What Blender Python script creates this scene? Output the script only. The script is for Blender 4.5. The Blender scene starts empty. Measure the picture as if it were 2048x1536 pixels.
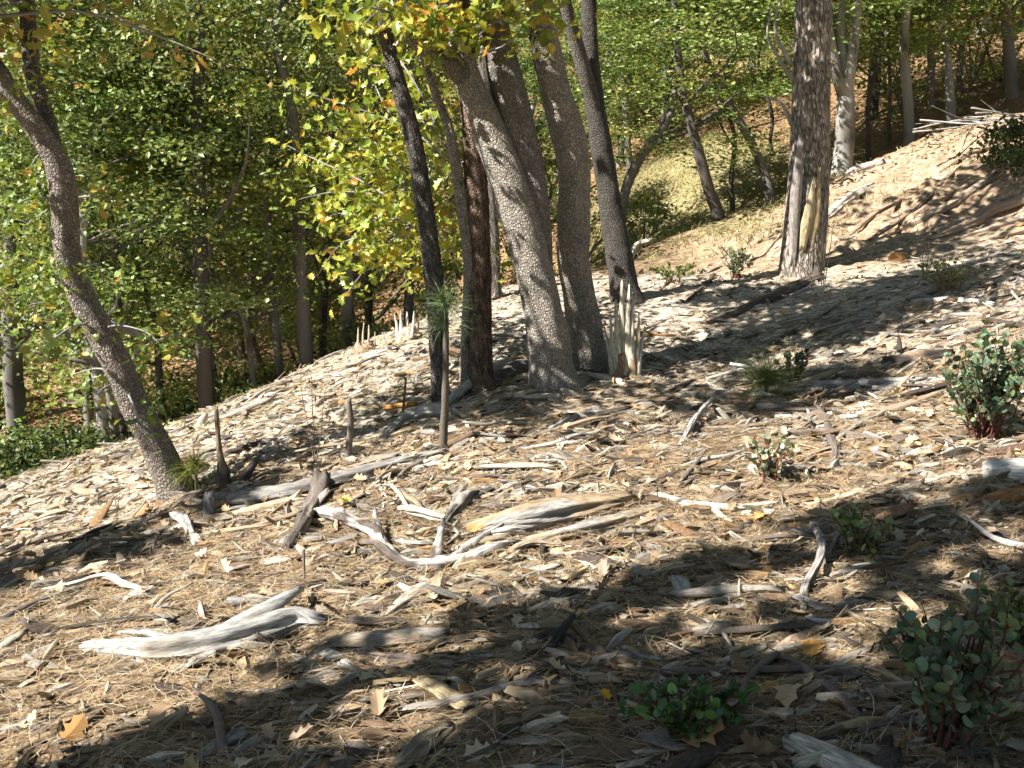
import bpy, math, random
import numpy as np
from mathutils import Vector, Matrix

# ------------------------------------------------------------------ camera, sky, sun, exposure
SC = bpy.context.scene
COL = SC.collection
PITCH, FPX = math.radians(12.0), 2000.0            # focal length in photo pixels (2048 wide)
CAM = np.array([0.0, 0.0, 1.6])
cam_data = bpy.data.cameras.new("camera")
cam_data.sensor_width = 36.0
cam_data.lens = FPX / 2048.0 * 36.0
cam_data.clip_start, cam_data.clip_end = 0.05, 600.0
cam = bpy.data.objects.new("camera", cam_data)
cam.location = CAM
cam.rotation_euler = (math.pi / 2 - PITCH, 0, 0)
COL.objects.link(cam)
SC.camera = cam

SUN_EL = math.radians(43.0)
SUN_AZ = np.array([-0.92, -0.39]); SUN_AZ /= np.linalg.norm(SUN_AZ)      # towards the sun, on the map
SUN = np.array([SUN_AZ[0] * math.cos(SUN_EL), SUN_AZ[1] * math.cos(SUN_EL), math.sin(SUN_EL)])
world = bpy.data.worlds.new("World"); SC.world = world
world.use_nodes = True
wn = world.node_tree
sky = wn.nodes.new("ShaderNodeTexSky"); sky.sky_type = 'NISHITA'; sky.sun_disc = False
sky.sun_elevation = SUN_EL; sky.sun_rotation = math.atan2(SUN[0], SUN[1])
sky.altitude = 1200
wn.nodes["Background"].inputs[1].default_value = 0.05
wn.links.new(sky.outputs[0], wn.nodes["Background"].inputs[0])
sun_data = bpy.data.lights.new("sun", 'SUN'); sun_data.energy = 5.0; sun_data.angle = math.radians(0.5)
sun_data.color = (1.0, 0.955, 0.885)
sun = bpy.data.objects.new("sun", sun_data); COL.objects.link(sun)
sun.rotation_euler = Vector(SUN).to_track_quat('Z', 'Y').to_euler()
SC.view_settings.view_transform = 'Standard'; SC.view_settings.look = 'None'
SC.view_settings.exposure = 1.4; SC.view_settings.gamma = 1.0
SC.view_settings.use_curve_mapping = False
SC.cycles.max_bounces = 3; SC.cycles.transparent_max_bounces = 2
SC.cycles.diffuse_bounces = 1; SC.cycles.glossy_bounces = 1; SC.cycles.transmission_bounces = 2
SC.cycles.use_adaptive_sampling = True; SC.cycles.adaptive_threshold = 0.03

rng = np.random.default_rng(11)
U = rng.uniform
N = rng.normal

# ------------------------------------------------------------------ pixel <-> place helpers
FWD = np.array([0, math.cos(PITCH), -math.sin(PITCH)])
UPV = np.array([0, math.sin(PITCH), math.cos(PITCH)])
RGT = np.array([1.0, 0, 0])
def ray(u, v):
    return FWD + (u - 1024) / FPX * RGT + (768 - v) / FPX * UPV
def at(u, v, Y):
    d = ray(u, v)
    return CAM + d * (Y / d[1])
def mpp(p):
    """metres per photo pixel at a point"""
    return float(np.dot(np.asarray(p) - CAM, FWD)) / FPX
def nrm(v):
    v = np.asarray(v, float)
    return v / np.maximum(np.linalg.norm(v, axis=-1, keepdims=True), 1e-9)

# ------------------------------------------------------------------ noise
TAB = rng.random((256, 256))
def vnoise(x, y, seed=0, px=None):
    x = np.asarray(x, float); y = np.asarray(y, float)
    xi = np.floor(x).astype(int); yi = np.floor(y).astype(int)
    fx = x - xi; fy = y - yi
    fx = fx * fx * (3 - 2 * fx); fy = fy * fy * (3 - 2 * fy)
    def t(a, b):
        if px: a = a % px
        return TAB[(a + seed * 37) & 255, (b + seed * 71) & 255]
    return ((t(xi, yi) * (1 - fx) + t(xi + 1, yi) * fx) * (1 - fy)
            + (t(xi, yi + 1) * (1 - fx) + t(xi + 1, yi + 1) * fx) * fy) * 2 - 1
def fbm(x, y, octv=4, seed=0, gain=0.5):
    s = 0; a = 1.0
    for k in range(octv):
        s = s + a * vnoise(x * 2 ** k + 13.7 * k, y * 2 ** k - 7.1 * k, seed + k); a *= gain
    return s
def cells(x, y, px, seed=0):
    """F1, F2-F1 and a random per cell, periodic in x"""
    xi = np.floor(x).astype(int); yi = np.floor(y).astype(int)
    f1 = np.full(x.shape, 9.0); f2 = np.full(x.shape, 9.0); idv = np.zeros(x.shape)
    for dx in (-1, 0, 1):
        for dy in (-1, 0, 1):
            cx = xi + dx; cy = yi + dy
            a = (cx % px + seed * 37) & 255; b = (cy + seed * 71) & 255
            jx = cx + 0.15 + 0.7 * TAB[a, b]; jy = cy + 0.15 + 0.7 * TAB[(a + 91) & 255, (b + 57) & 255]
            d = np.hypot(jx - x, jy - y)
            near = d < f1
            f2 = np.where(near, f1, np.minimum(f2, d))
            idv = np.where(near, TAB[(a + 17) & 255, (b + 133) & 255], idv)
            f1 = np.where(near, d, f1)
    return f1, f2 - f1, idv

# ------------------------------------------------------------------ the lie of the land
CP = []
def cpx(u, v, Y): CP.append(at(u, v, Y))
def cw(*p): CP.append(np.array(p, float))
for p in [(-1.5, 2.4, -.16), (0, 2.4, 0), (1.5, 2.4, .1), (-2.5, 4.4, -.42), (0, 4.4, -.1), (2.5, 4.4, .14),
          (-10, -5, -1.6), (0, -5, 0.05), (10, -5, 1.2), (0, -20, .5), (-20, -20, -3), (20, -20, 3.4),
          (-9, 3, -2.0), (-20, 8, -5), (6, 3, .6), (10, 8, 1.9), (16, 12, 3.8), (0, 0.5, 0.02), (-1.8, .5, -.15), (2, .5, .15)]:
    cw(*p)
for p in [(340, 970, 6.5), (885, 895, 6.0), (1090, 778, 7.5), (1500, 700, 8.5), (2048, 600, 8.0), (2048, 480, 10.8),
          (0, 970, 9.0), (200, 905, 9.7), (400, 835, 10.3), (700, 700, 11.3), (850, 640, 12.0), (1000, 580, 13.0),
          (150, 1100, 5.3), (0, 1050, 7.0), (1240, 600, 10.2), (1600, 535, 11.5), (1800, 482, 12.0), (2048, 350, 13.0),
          (2048, 225, 15.2), (1700, 405, 14.6), (1900, 262, 18.5), (1815, 300, 17.8), (1680, 338, 17.0), (1540, 405, 18.0),
          (1430, 460, 17.0), (1330, 400, 20.5), (1330, 300, 25.0), (1300, 490, 15.5), (1380, 545, 13.0),
          (300, 545, 28.0), (-300, 560, 27.0), (700, 540, 27.0)]:
    cpx(*p)
for p in [(-6, 12, -2.8), (-4.2, 13.5, -2.5), (-1.4, 15.3, -1.6), (-.1, 16.5, -.9), (-12, 13, -4.0), (-20, 18, -4.6), (-8, 18, -3.6),
          (-3, 19, -2.9), (1, 20, -.9), (-35, 24, -4), (12, 21, 3.6), (8, 27, 4.4), (20, 25, 6.0), (30, 15, 7)]:
    cw(*p)
for x in (-70, -40, -15, 5, 30, 65):
    b = 2.0 if x < 0 else 5.0
    for y, z in ((40, 4.5), (60, 14.5), (90, 30), (150, 56)):
        cw(x, y, z + b * .3 + (x * 0.02))
for x, y, z in ((-80, -30, -8), (80, -30, 10), (-80, 10, -9), (80, 10, 12)): cw(x, y, z)
CP = np.array(CP)
_n = len(CP); _c = CP[:, :2] / 10
def _phi(r2): return 0.5 * r2 * np.log(np.maximum(r2, 1e-12))
_K = _phi(((_c[:, None] - _c[None]) ** 2).sum(-1)) + np.eye(_n) * 0.002
_A = np.zeros((_n + 3, _n + 3)); _A[:_n, :_n] = _K; _A[:_n, _n] = 1; _A[:_n, _n + 1:] = _c
_A[_n:, :_n] = _A[:_n, _n:].T
_w = np.linalg.solve(_A, np.concatenate([CP[:, 2], [0, 0, 0]]))
def hmacro(x, y):
    q = np.stack([x, y], -1).reshape(-1, 2) / 10
    out = np.empty(len(q))
    for i in range(0, len(q), 20000):
        s = q[i:i + 20000]
        out[i:i + 20000] = _phi(((s[:, None] - _c[None]) ** 2).sum(-1)) @ _w[:_n] + _w[_n] + s @ _w[_n + 1:]
    return out.reshape(np.shape(x))
def hfine(x, y):
    far = np.clip((np.hypot(x, y) - 12) / 10, 0, 1)
    f = 0.022 * fbm(x * 1.6, y * 2.2, 3, 3) + 0.02 * fbm(x * 7, y * 10, 3, 9)
    bank = np.clip((x - 2.2) / 1.5, 0, 1) * np.clip((y - 10.5) / 1.5, 0, 1) * np.clip((19 - y) / 3, 0, 1)
    f = f + bank * 0.15 * fbm(x * 1.5 + y * .7, y * 2.2, 4, 21)
    return f + far * 0.22 * fbm(x * .35, y * .35, 3, 15)
def hgt(x, y):
    x = np.asarray(x, float); y = np.asarray(y, float)
    return hmacro(x, y) + hfine(x, y)
_ts = np.concatenate([np.linspace(1.6, 16, 900), np.linspace(16.1, 60, 300)])
def gat(u, v):
    """where the sight line through a photo pixel meets the ground"""
    d = ray(u, v); p = CAM + d[None] * (_ts / d[1])[:, None]
    below = p[:, 2] - hgt(p[:, 0], p[:, 1]) < 0
    i = int(np.argmax(below)) if below.any() else len(_ts) - 1
    q = p[i].copy(); q[2] = float(hgt(q[0], q[1]))
    return q
def gnormal(x, y, e=0.06):
    x = np.asarray(x, float); y = np.asarray(y, float)
    zx = (hgt(x + e, y) - hgt(x - e, y)) / (2 * e); zy = (hgt(x, y + e) - hgt(x, y - e)) / (2 * e)
    return nrm(np.stack([-zx, -zy, np.ones_like(zx)], -1))

# ------------------------------------------------------------------ meshes
class Geo:
    def __init__(s): s.V = []; s.UV = []; s.C = []; s.Q = []; s.T = []; s.n = 0
    def add(s, V, Q=None, T=None, UV=None, C=None):
        V = np.asarray(V, float); k = len(V)
        s.V.append(V)
        s.UV.append(np.zeros((k, 2)) if UV is None else np.asarray(UV, float))
        C = np.ones((k, 3)) if C is None else np.asarray(C, float)
        if C.ndim == 1: C = np.tile(C, (k, 1))
        s.C.append(C)
        if Q is not None and len(Q): s.Q.append(np.asarray(Q, int) + s.n)
        if T is not None and len(T): s.T.append(np.asarray(T, int) + s.n)
        s.n += k
        return s
    def mesh(s, name, mat, smooth=True, origin=None):
        V = np.concatenate(s.V); UV = np.concatenate(s.UV); C = np.concatenate(s.C)
        if origin is not None: V = V - np.asarray(origin)
        Q = np.concatenate(s.Q) if s.Q else np.zeros((0, 4), int)
        T = np.concatenate(s.T) if s.T else np.zeros((0, 3), int)
        loops = np.concatenate([Q.ravel(), T.ravel()]).astype(np.int32)
        tot = np.concatenate([np.full(len(Q), 4), np.full(len(T), 3)]).astype(np.int32)
        start = np.concatenate([[0], np.cumsum(tot)[:-1]]).astype(np.int32)
        me = bpy.data.meshes.new(name)
        me.vertices.add(len(V)); me.vertices.foreach_set("co", V.astype(np.float32).ravel())
        me.loops.add(len(loops)); me.loops.foreach_set("vertex_index", loops)
        me.polygons.add(len(tot)); me.polygons.foreach_set("loop_start", start)
        me.polygons.foreach_set("use_smooth", np.full(len(tot), smooth))
        me.update(calc_edges=True)
        a = me.color_attributes.new("col", 'FLOAT_COLOR', 'POINT')
        a.data.foreach_set("color", np.concatenate([np.clip(C, 0, 1), np.ones((len(C), 1))], 1).astype(np.float32).ravel())
        uv = me.uv_layers.new(name="uv")
        uv.data.foreach_set("uv", UV[loops].astype(np.float32).ravel())
        me.materials.append(mat)
        return me

def link(name, data, parent=None, loc=None, label=None, cat=None, group=None, kind=None, color=None):
    o = bpy.data.objects.new(name, data); COL.objects.link(o)
    if parent is not None: o.parent = parent
    if loc is not None: o.location = [float(c) for c in loc]
    if label: o["label"] = label
    if cat: o["category"] = cat
    if group: o["group"] = group
    if kind: o["kind"] = kind
    if color is not None: o.color = (float(color[0]), float(color[1]), float(color[2]), 1)
    return o
def setm(o, p, R, s):
    m = np.eye(4); m[:3, :3] = np.asarray(R) * (s if np.ndim(s) == 0 else np.asarray(s)[None, :]); m[:3, 3] = p
    o.matrix_local = Matrix(m.tolist())

def catmull(P, n):
    P = np.asarray(P, float)
    if len(P) == 2: return P[0] + (P[1] - P[0]) * np.linspace(0, 1, n)[:, None]
    d = np.concatenate([[0], np.cumsum(np.linalg.norm(np.diff(P[:, :3], axis=0), axis=1))])
    t = np.linspace(0, d[-1], n)
    m = np.gradient(P, d, axis=0)
    i = np.clip(np.searchsorted(d, t, 'right') - 1, 0, len(P) - 2)
    h = (d[i + 1] - d[i])[:, None]; s = ((t - d[i])[:, None]) / h
    return ((2 * s**3 - 3 * s**2 + 1) * P[i] + (s**3 - 2 * s**2 + s) * h * m[i]
            + (-2 * s**3 + 3 * s**2) * P[i + 1] + (s**3 - s**2) * h * m[i + 1])

def tube(g, pts, rad, seg=10, rows=12, col=(.4, .35, .3), flat=1.0, rough=0.1, groove=0.0, jag=(0, 0), ref=None,
         seed=0, cvar=0.18, col2=None, c2amt=0.0, caps=True, bark=None, square=0.0):
    """a swept limb; pts (k,3), rad (k) - grooves run along it, jag frays its ends; bark = (cells around, cell length m, depth m)"""
    P4 = catmull(np.concatenate([np.asarray(pts, float), np.asarray(rad, float)[:, None]], 1), rows)
    P = P4[:, :3]; r = np.maximum(P4[:, 3], 1e-4)
    T = nrm(np.gradient(P, axis=0))
    if ref is None: ref = (0, 0, 1) if abs(np.mean(T[:, 2])) < 0.75 else (0, 1, 0)
    S = nrm(np.cross(T, np.tile(np.asarray(ref, float), (rows, 1)))); B = np.cross(S, T)
    th = np.linspace(0, 2 * np.pi, seg + 1); th[-1] = 0
    d = np.concatenate([[0], np.cumsum(np.linalg.norm(np.diff(P, axis=0), axis=1))])
    uu = np.arange(seg + 1) / seg
    TH = np.tile(th, (rows, 1)); UUw = np.tile(uu % 1.0, (rows, 1)); D = np.tile(d[:, None], (1, seg + 1))
    R = np.tile(r[:, None], (1, seg + 1))
    rm = float(np.mean(r))
    pz = max(3, int(6))
    k = 1 + rough * (vnoise(UUw * pz, D / (rm * 3 + 1e-6), seed, pz) * .7 + .5 * vnoise(UUw * 2 * pz, D / (rm * 1.2 + 1e-6), seed + 5, 2 * pz))
    ng = max(5, seg // 2)
    gr = vnoise(UUw * ng, D / (rm * 14 + 1e-6), seed + 11, ng)
    k = k + groove * gr
    if groove > .04 and not bark and seg >= 20:
        for c_ in range(3):
            t0 = TAB[(seed * 5 + c_ * 31) & 255, 9] + .06 * vnoise(D / (rm * 6 + 1e-6), D * 0 + c_, seed + 50 + c_)
            dd = np.abs((UUw - t0 + .5) % 1 - .5)
            open_ = np.clip(.5 + .9 * vnoise(D / (rm * 9 + 1e-6), D * 0 + c_ * 3, seed + 60 + c_), 0, 1)
            k = k - .30 * open_ * np.exp(-(dd / .022) ** 2)
    if square: k = k * (1 + square * (1 / np.maximum(np.abs(np.cos(TH)), np.abs(np.sin(TH))) - 1))
    R = R * k
    C = np.ones((rows, seg + 1, 3)) * np.asarray(col)
    st = vnoise(UUw * seg * .7, D / (rm * 10 + 1e-6), seed + 3, max(2, int(seg * .7)))
    C = C * (1 + cvar * st + cvar * .6 * vnoise(UUw * 3, D / (rm * 3), seed + 8, 3))[..., None]
    if col2 is not None:
        a = np.clip((vnoise(UUw * 3, D / (rm * 5 + 1e-6), seed + 21, 3) + .5 * vnoise(UUw * 6, D / (rm * 2), seed + 22, 6) + (c2amt * 2 - 1)) * 3 + .5, 0, 1)[..., None]
        C = C * (1 - a) + np.asarray(col2) * a * (1 + cvar * st)[..., None]
    if bark:
        C = np.ones((rows, seg + 1, 3)) * np.asarray(col) * (1 + .10 * vnoise(UUw * 3, D / .4, seed + 8, 3) + .06 * vnoise(UUw * 12, D / .06, seed + 9, 12))[..., None]
        if col2 is not None: C = C * (1 - a * .7) + np.asarray(col2) * a * .7
        nc, cl, dep = bark
        wx = UUw * nc + .5 * vnoise(UUw * nc * .7, D / cl * .5, seed + 31, max(1, int(nc * .7)))
        f1, e, idv = cells(wx, D / cl + .35 * vnoise(UUw * 9, D / cl * .4, seed + 33, 9), nc, seed)
        pl = np.clip(e / .3, 0, 1); pl = pl * pl * (3 - 2 * pl)
        R = R + dep * (pl - .6 + .5 * (idv - .5) * pl)
        C = C * (0.36 + .72 * pl + .45 * (idv - .5) * pl)[..., None]
    V = P[:, None] + S[:, None] * (R * np.cos(TH))[..., None] + B[:, None] * (R * np.sin(TH) * flat)[..., None]
    for e_, (row, sgn) in enumerate(((0, -1), (rows - 1, 1))):
        if jag[e_]:
            j = TAB[(np.arange(seg) * 7 + seed * 13 + e_ * 50) & 255, (seed * 3 + 7) & 255]
            j = np.append(j, j[0]) * jag[e_]
            V[row] += sgn * T[row] * j[:, None]
            V[row] = V[row] - (V[row] - P[row]) * (.35 * j / jag[e_])[:, None]
    idx = np.arange(rows * (seg + 1)).reshape(rows, seg + 1)
    Q = np.stack([idx[:-1, :-1], idx[:-1, 1:], idx[1:, 1:], idx[1:, :-1]], -1).reshape(-1, 4)
    UVc = np.stack([(np.tile(uu, (rows, 1)) - .5) * 2 * np.pi * r[:, None], D], -1).reshape(-1, 2) + seed * 1.37
    Vf = V.reshape(-1, 3); Cf = C.reshape(-1, 3); Tt = None
    if caps:
        k0 = len(Vf)
        c0 = P[0] + T[0] * jag[0] * .3; c1 = P[-1] - T[-1] * jag[1] * .3
        Vf = np.concatenate([Vf, [c0, c1]]); Cf = np.concatenate([Cf, [C[0].mean(0) * .9, C[-1].mean(0) * .9]])
        UVc = np.concatenate([UVc, [[0, 0], [0, 0]]])
        a = np.arange(seg)
        Tt = np.concatenate([np.stack([idx[0, 1:], idx[0, :-1], np.full(seg, k0)], -1), np.stack([idx[-1, :-1], idx[-1, 1:], np.full(seg, k0 + 1)], -1)])
    g.add(Vf, Q, Tt, UVc, Cf)
    return P, r

def rot_n(n, spin):
    """rotations whose z is n, turned by spin about it"""
    n = nrm(n); a = np.where(np.abs(n[:, 2:3]) < .95, np.array([[0, 0, 1.]]), np.array([[1., 0, 0]]))
    x = nrm(np.cross(a, n)); y = np.cross(n, x)
    c, s = np.cos(spin)[:, None], np.sin(spin)[:, None]
    return np.stack([x * c + y * s, -x * s + y * c, n], -1)
def scatter(g, proto, pos, R, s, col):
    PV, PT, PUV = proto[:3]
    n, k = len(pos), len(PV)
    if n == 0: return
    s = np.asarray(s, float)
    if s.ndim == 1: s = np.repeat(s[:, None], 3, 1)
    L = PV[None] * s[:, None, :]
    V = np.einsum('nij,nvj->nvi', R, L) + pos[:, None]
    T = PT[None] + (np.arange(n) * k)[:, None, None]
    C = np.repeat(np.asarray(col)[:, None], k, 1)
    if len(proto) > 3: C = C * proto[3][None, :, None]
    g.add(V.reshape(-1, 3), None, T.reshape(-1, 3), (np.tile(PUV, (n, 1)) * 1.0).reshape(-1, 2) + np.repeat(rng.random((n, 2)) * 20, k, 0), C.reshape(-1, 3))

# ------------------------------------------------------------------ materials
def newmat(name):
    m = bpy.data.materials.new(name); m.use_nodes = True
    nt = m.node_tree; nt.nodes.clear()
    out = nt.nodes.new("ShaderNodeOutputMaterial")
    return m, nt, out
def node(nt, typ, **kw):
    n = nt.nodes.new(typ)
    for k, v in kw.items():
        if isinstance(k, str) and hasattr(n, k): setattr(n, k, v)
    return n
def mulc(nt, a, b, fac=1.0, mode='MULTIPLY'):
    m = node(nt, "ShaderNodeMix", data_type='RGBA', blend_type=mode)
    m.inputs[0].default_value = fac
    nt.links.new(a, m.inputs[6]) if not isinstance(a, tuple) else setattr(m.inputs[6], 'default_value', a)
    nt.links.new(b, m.inputs[7]) if not isinstance(b, tuple) else setattr(m.inputs[7], 'default_value', b)
    return m.outputs[2]
def own_colour(nt):
    a = node(nt, "ShaderNodeAttribute", attribute_name="col")
    i = node(nt, "ShaderNodeObjectInfo")
    return mulc(nt, a.outputs[0], i.outputs[1])
def ramp(nt, src, stops):
    r = node(nt, "ShaderNodeValToRGB"); nt.links.new(src, r.inputs[0])
    e = r.color_ramp.elements
    while len(e) < len(stops): e.new(.5)
    for k, (p, c) in enumerate(stops):
        e[k].position = p; e[k].color = (c, c, c, 1) if not isinstance(c, tuple) else (*c, 1)
    return r.outputs[0]
def noise(nt, vec, scale, detail=4, rough=.6, sx=None):
    n = node(nt, "ShaderNodeTexNoise"); n.inputs["Scale"].default_value = scale
    n.inputs["Detail"].default_value = detail; n.inputs["Roughness"].default_value = rough
    if sx is not None:
        mp = node(nt, "ShaderNodeMapping"); mp.inputs["Scale"].default_value = sx
        nt.links.new(vec, mp.inputs[0]); vec = mp.outputs[0]
    nt.links.new(vec, n.inputs["Vector"])
    return n.outputs[0]
def bump(nt, h, strength, dist):
    b = node(nt, "ShaderNodeBump"); b.inputs["Strength"].default_value = strength; b.inputs["Distance"].default_value = dist
    nt.links.new(h, b.inputs["Height"]); return b.outputs[0]

def mat_fibre(name, rough=.85, su=(190, 15, 1), lo=.42, hi=1.35, bstr=.8, bd=.006, b2=(.5, 1.25)):
    m, nt, out = newmat(name)
    p = node(nt, "ShaderNodeBsdfPrincipled"); p.inputs["Roughness"].default_value = rough
    p.inputs["Specular IOR Level"].default_value = .25
    uv = node(nt, "ShaderNodeUVMap").outputs[0]
    n1 = noise(nt, uv, 1, 5, .65, su)
    n2 = noise(nt, uv, 1, 3, .6, (su[0] * .25, su[1] * .9, 1))
    c = mulc(nt, own_colour(nt), ramp(nt, n1, [(.28, lo), (.72, hi)]))
    c = mulc(nt, c, ramp(nt, n2, [(.3, b2[0]), (.7, b2[1])]))
    nt.links.new(c, p.inputs["Base Color"])
    nt.links.new(bump(nt, n1, bstr, bd), p.inputs["Normal"])
    nt.links.new(p.outputs[0], out.inputs[0])
    return m
def mat_leafy(name, trans=.35, rough=.5, spec=.3, lo=.8, hi=1.18):
    m, nt, out = newmat(name)
    p = node(nt, "ShaderNodeBsdfPrincipled"); p.inputs["Roughness"].default_value = rough
    p.inputs["Specular IOR Level"].default_value = spec
    t = node(nt, "ShaderNodeBsdfTranslucent")
    geo = node(nt, "ShaderNodeTexCoord").outputs["Object"]
    c = mulc(nt, own_colour(nt), ramp(nt, noise(nt, geo, 45, 3), [(.3, lo), (.7, hi)]))
    nt.links.new(c, p.inputs["Base Color"])
    tc = mulc(nt, c, (1.12, 1.15, .6, 1)); nt.links.new(tc, t.inputs[0])
    mx = node(nt, "ShaderNodeMixShader"); mx.inputs[0].default_value = trans
    nt.links.new(p.outputs[0], mx.inputs[1]); nt.links.new(t.outputs[0], mx.inputs[2])
    nt.links.new(mx.outputs[0], out.inputs[0])
    return m
M_WOOD = mat_fibre("weathered_wood")
M_BARK = mat_fibre("bark", .92, (130, 60, 1), .6, 1.3, .8, .006, (.88, 1.1))
def mat_plates(name, su, crack=.14, dark=.28, bd=.012, furrow=None):
    """bark broken into small plates by dark cracks"""
    m, nt, out = newmat(name)
    p = node(nt, "ShaderNodeBsdfPrincipled"); p.inputs["Roughness"].default_value = .92; p.inputs["Specular IOR Level"].default_value = .2
    uv = node(nt, "ShaderNodeUVMap").outputs[0]
    wob = node(nt, "ShaderNodeTexNoise"); wob.inputs["Scale"].default_value = 22; wob.inputs["Detail"].default_value = 3; nt.links.new(uv, wob.inputs["Vector"])
    sc = node(nt, "ShaderNodeVectorMath", operation='MULTIPLY_ADD'); nt.links.new(wob.outputs["Color"], sc.inputs[0]); sc.inputs[1].default_value = (.02, .02, 0); nt.links.new(uv, sc.inputs[2])
    mp = node(nt, "ShaderNodeMapping"); mp.inputs["Scale"].default_value = su; nt.links.new(sc.outputs[0], mp.inputs[0])
    ve = node(nt, "ShaderNodeTexVoronoi", feature='DISTANCE_TO_EDGE'); ve.inputs["Scale"].default_value = 1; nt.links.new(mp.outputs[0], ve.inputs["Vector"])
    vc = node(nt, "ShaderNodeTexVoronoi"); vc.inputs["Scale"].default_value = 1; nt.links.new(mp.outputs[0], vc.inputs["Vector"])
    sep = node(nt, "ShaderNodeSeparateColor"); nt.links.new(vc.outputs["Color"], sep.inputs[0])
    n1 = noise(nt, uv, 90, 5, .7)
    plate = ramp(nt, ve.outputs["Distance"], [(0, dark), (crack, 1.0), (.5, 1.12)])
    c = mulc(nt, own_colour(nt), plate)
    c = mulc(nt, c, ramp(nt, sep.outputs[0], [(0, .78), (1, 1.22)]))
    c = mulc(nt, c, ramp(nt, n1, [(.3, .72), (.7, 1.25)]))
    c = mulc(nt, c, ramp(nt, noise(nt, uv, 5, 4, .6), [(.35, (.86, .9, .86)), (.65, (1.1, 1.04, 1.0))]))
    nt.links.new(c, p.inputs["Base Color"])
    h = ramp(nt, ve.outputs["Distance"], [(0, 0.0), (crack * 1.6, .8), (.5, 1.0)])
    a = node(nt, "ShaderNodeMath", operation='MULTIPLY_ADD'); nt.links.new(n1, a.inputs[0]); a.inputs[1].default_value = .35; nt.links.new(h, a.inputs[2])
    nt.links.new(bump(nt, a.outputs[0], 1.0, bd), p.inputs["Normal"]); nt.links.new(p.outputs[0], out.inputs[0])
    return m
M_OAK = mat_plates("oak_bark", (66, 46, 1), .2, .42, .010)
M_PLATE = mat_plates("plated_pine_bark", (30, 9, 1), .16, .48, .016)
M_PINE = mat_fibre("pine_bark", .92, (70, 14, 1), .55, 1.3, .9, .012, (.8, 1.15))
M_LEAF = mat_leafy("tree_leaf", .33, .42, .5)
M_WAX = mat_leafy("waxy_leaf", .16, .38, .45)
M_DRY = mat_leafy("dry_leaf", .15, .7, .2, .7, 1.25)
M_NEEDLE = mat_leafy("needle", .2, .5, .3, .9, 1.1)

def mat_ground():
    m, nt, out = newmat("forest_floor")
    p = node(nt, "ShaderNodeBsdfPrincipled"); p.inputs["Roughness"].default_value = .95
    p.inputs["Specular IOR Level"].default_value = .12
    geo = node(nt, "ShaderNodeTexCoord").outputs["Object"]
    base = own_colour(nt)
    n1 = noise(nt, geo, 1, 6, .7, (9, 30, 9))          # shreds that lie across the slope
    n2 = noise(nt, geo, 38, 4, .7)
    n3 = noise(nt, geo, 1.3, 4, .6)
    v = node(nt, "ShaderNodeTexVoronoi"); v.inputs["Scale"].default_value = 1
    mp = node(nt, "ShaderNodeMapping"); mp.inputs["Scale"].default_value = (14, 44, 20)
    nt.links.new(geo, mp.inputs[0]); nt.links.new(mp.outputs[0], v.inputs["Vector"])
    c = mulc(nt, base, ramp(nt, n1, [(.3, .5), (.52, 1.0), (.75, 1.5)]))
    c = mulc(nt, c, ramp(nt, n2, [(.3, .65), (.7, 1.3)]))
    c = mulc(nt, c, ramp(nt, n3, [(.3, (.8, .74, .68)), (.7, (1.12, 1.1, 1.08))]))
    hsv = node(nt, "ShaderNodeSeparateColor"); nt.links.new(v.outputs["Color"], hsv.inputs[0])
    c = mulc(nt, c, ramp(nt, hsv.outputs[0], [(0, .6), (.5, 1.0), (1, 1.45)]))
    nt.links.new(c, p.inputs["Base Color"])
    add = node(nt, "ShaderNodeMath", operation='ADD'); nt.links.new(n1, add.inputs[0]); nt.links.new(n2, add.inputs[1])
    add2 = node(nt, "ShaderNodeMath", operation='ADD'); nt.links.new(add.outputs[0], add2.inputs[0]); nt.links.new(hsv.outputs[1], add2.inputs[1])
    nt.links.new(bump(nt, add2.outputs[0], .8, .022), p.inputs["Normal"])
    nt.links.new(p.outputs[0], out.inputs[0])
    return m
M_GROUND = mat_ground()

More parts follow.
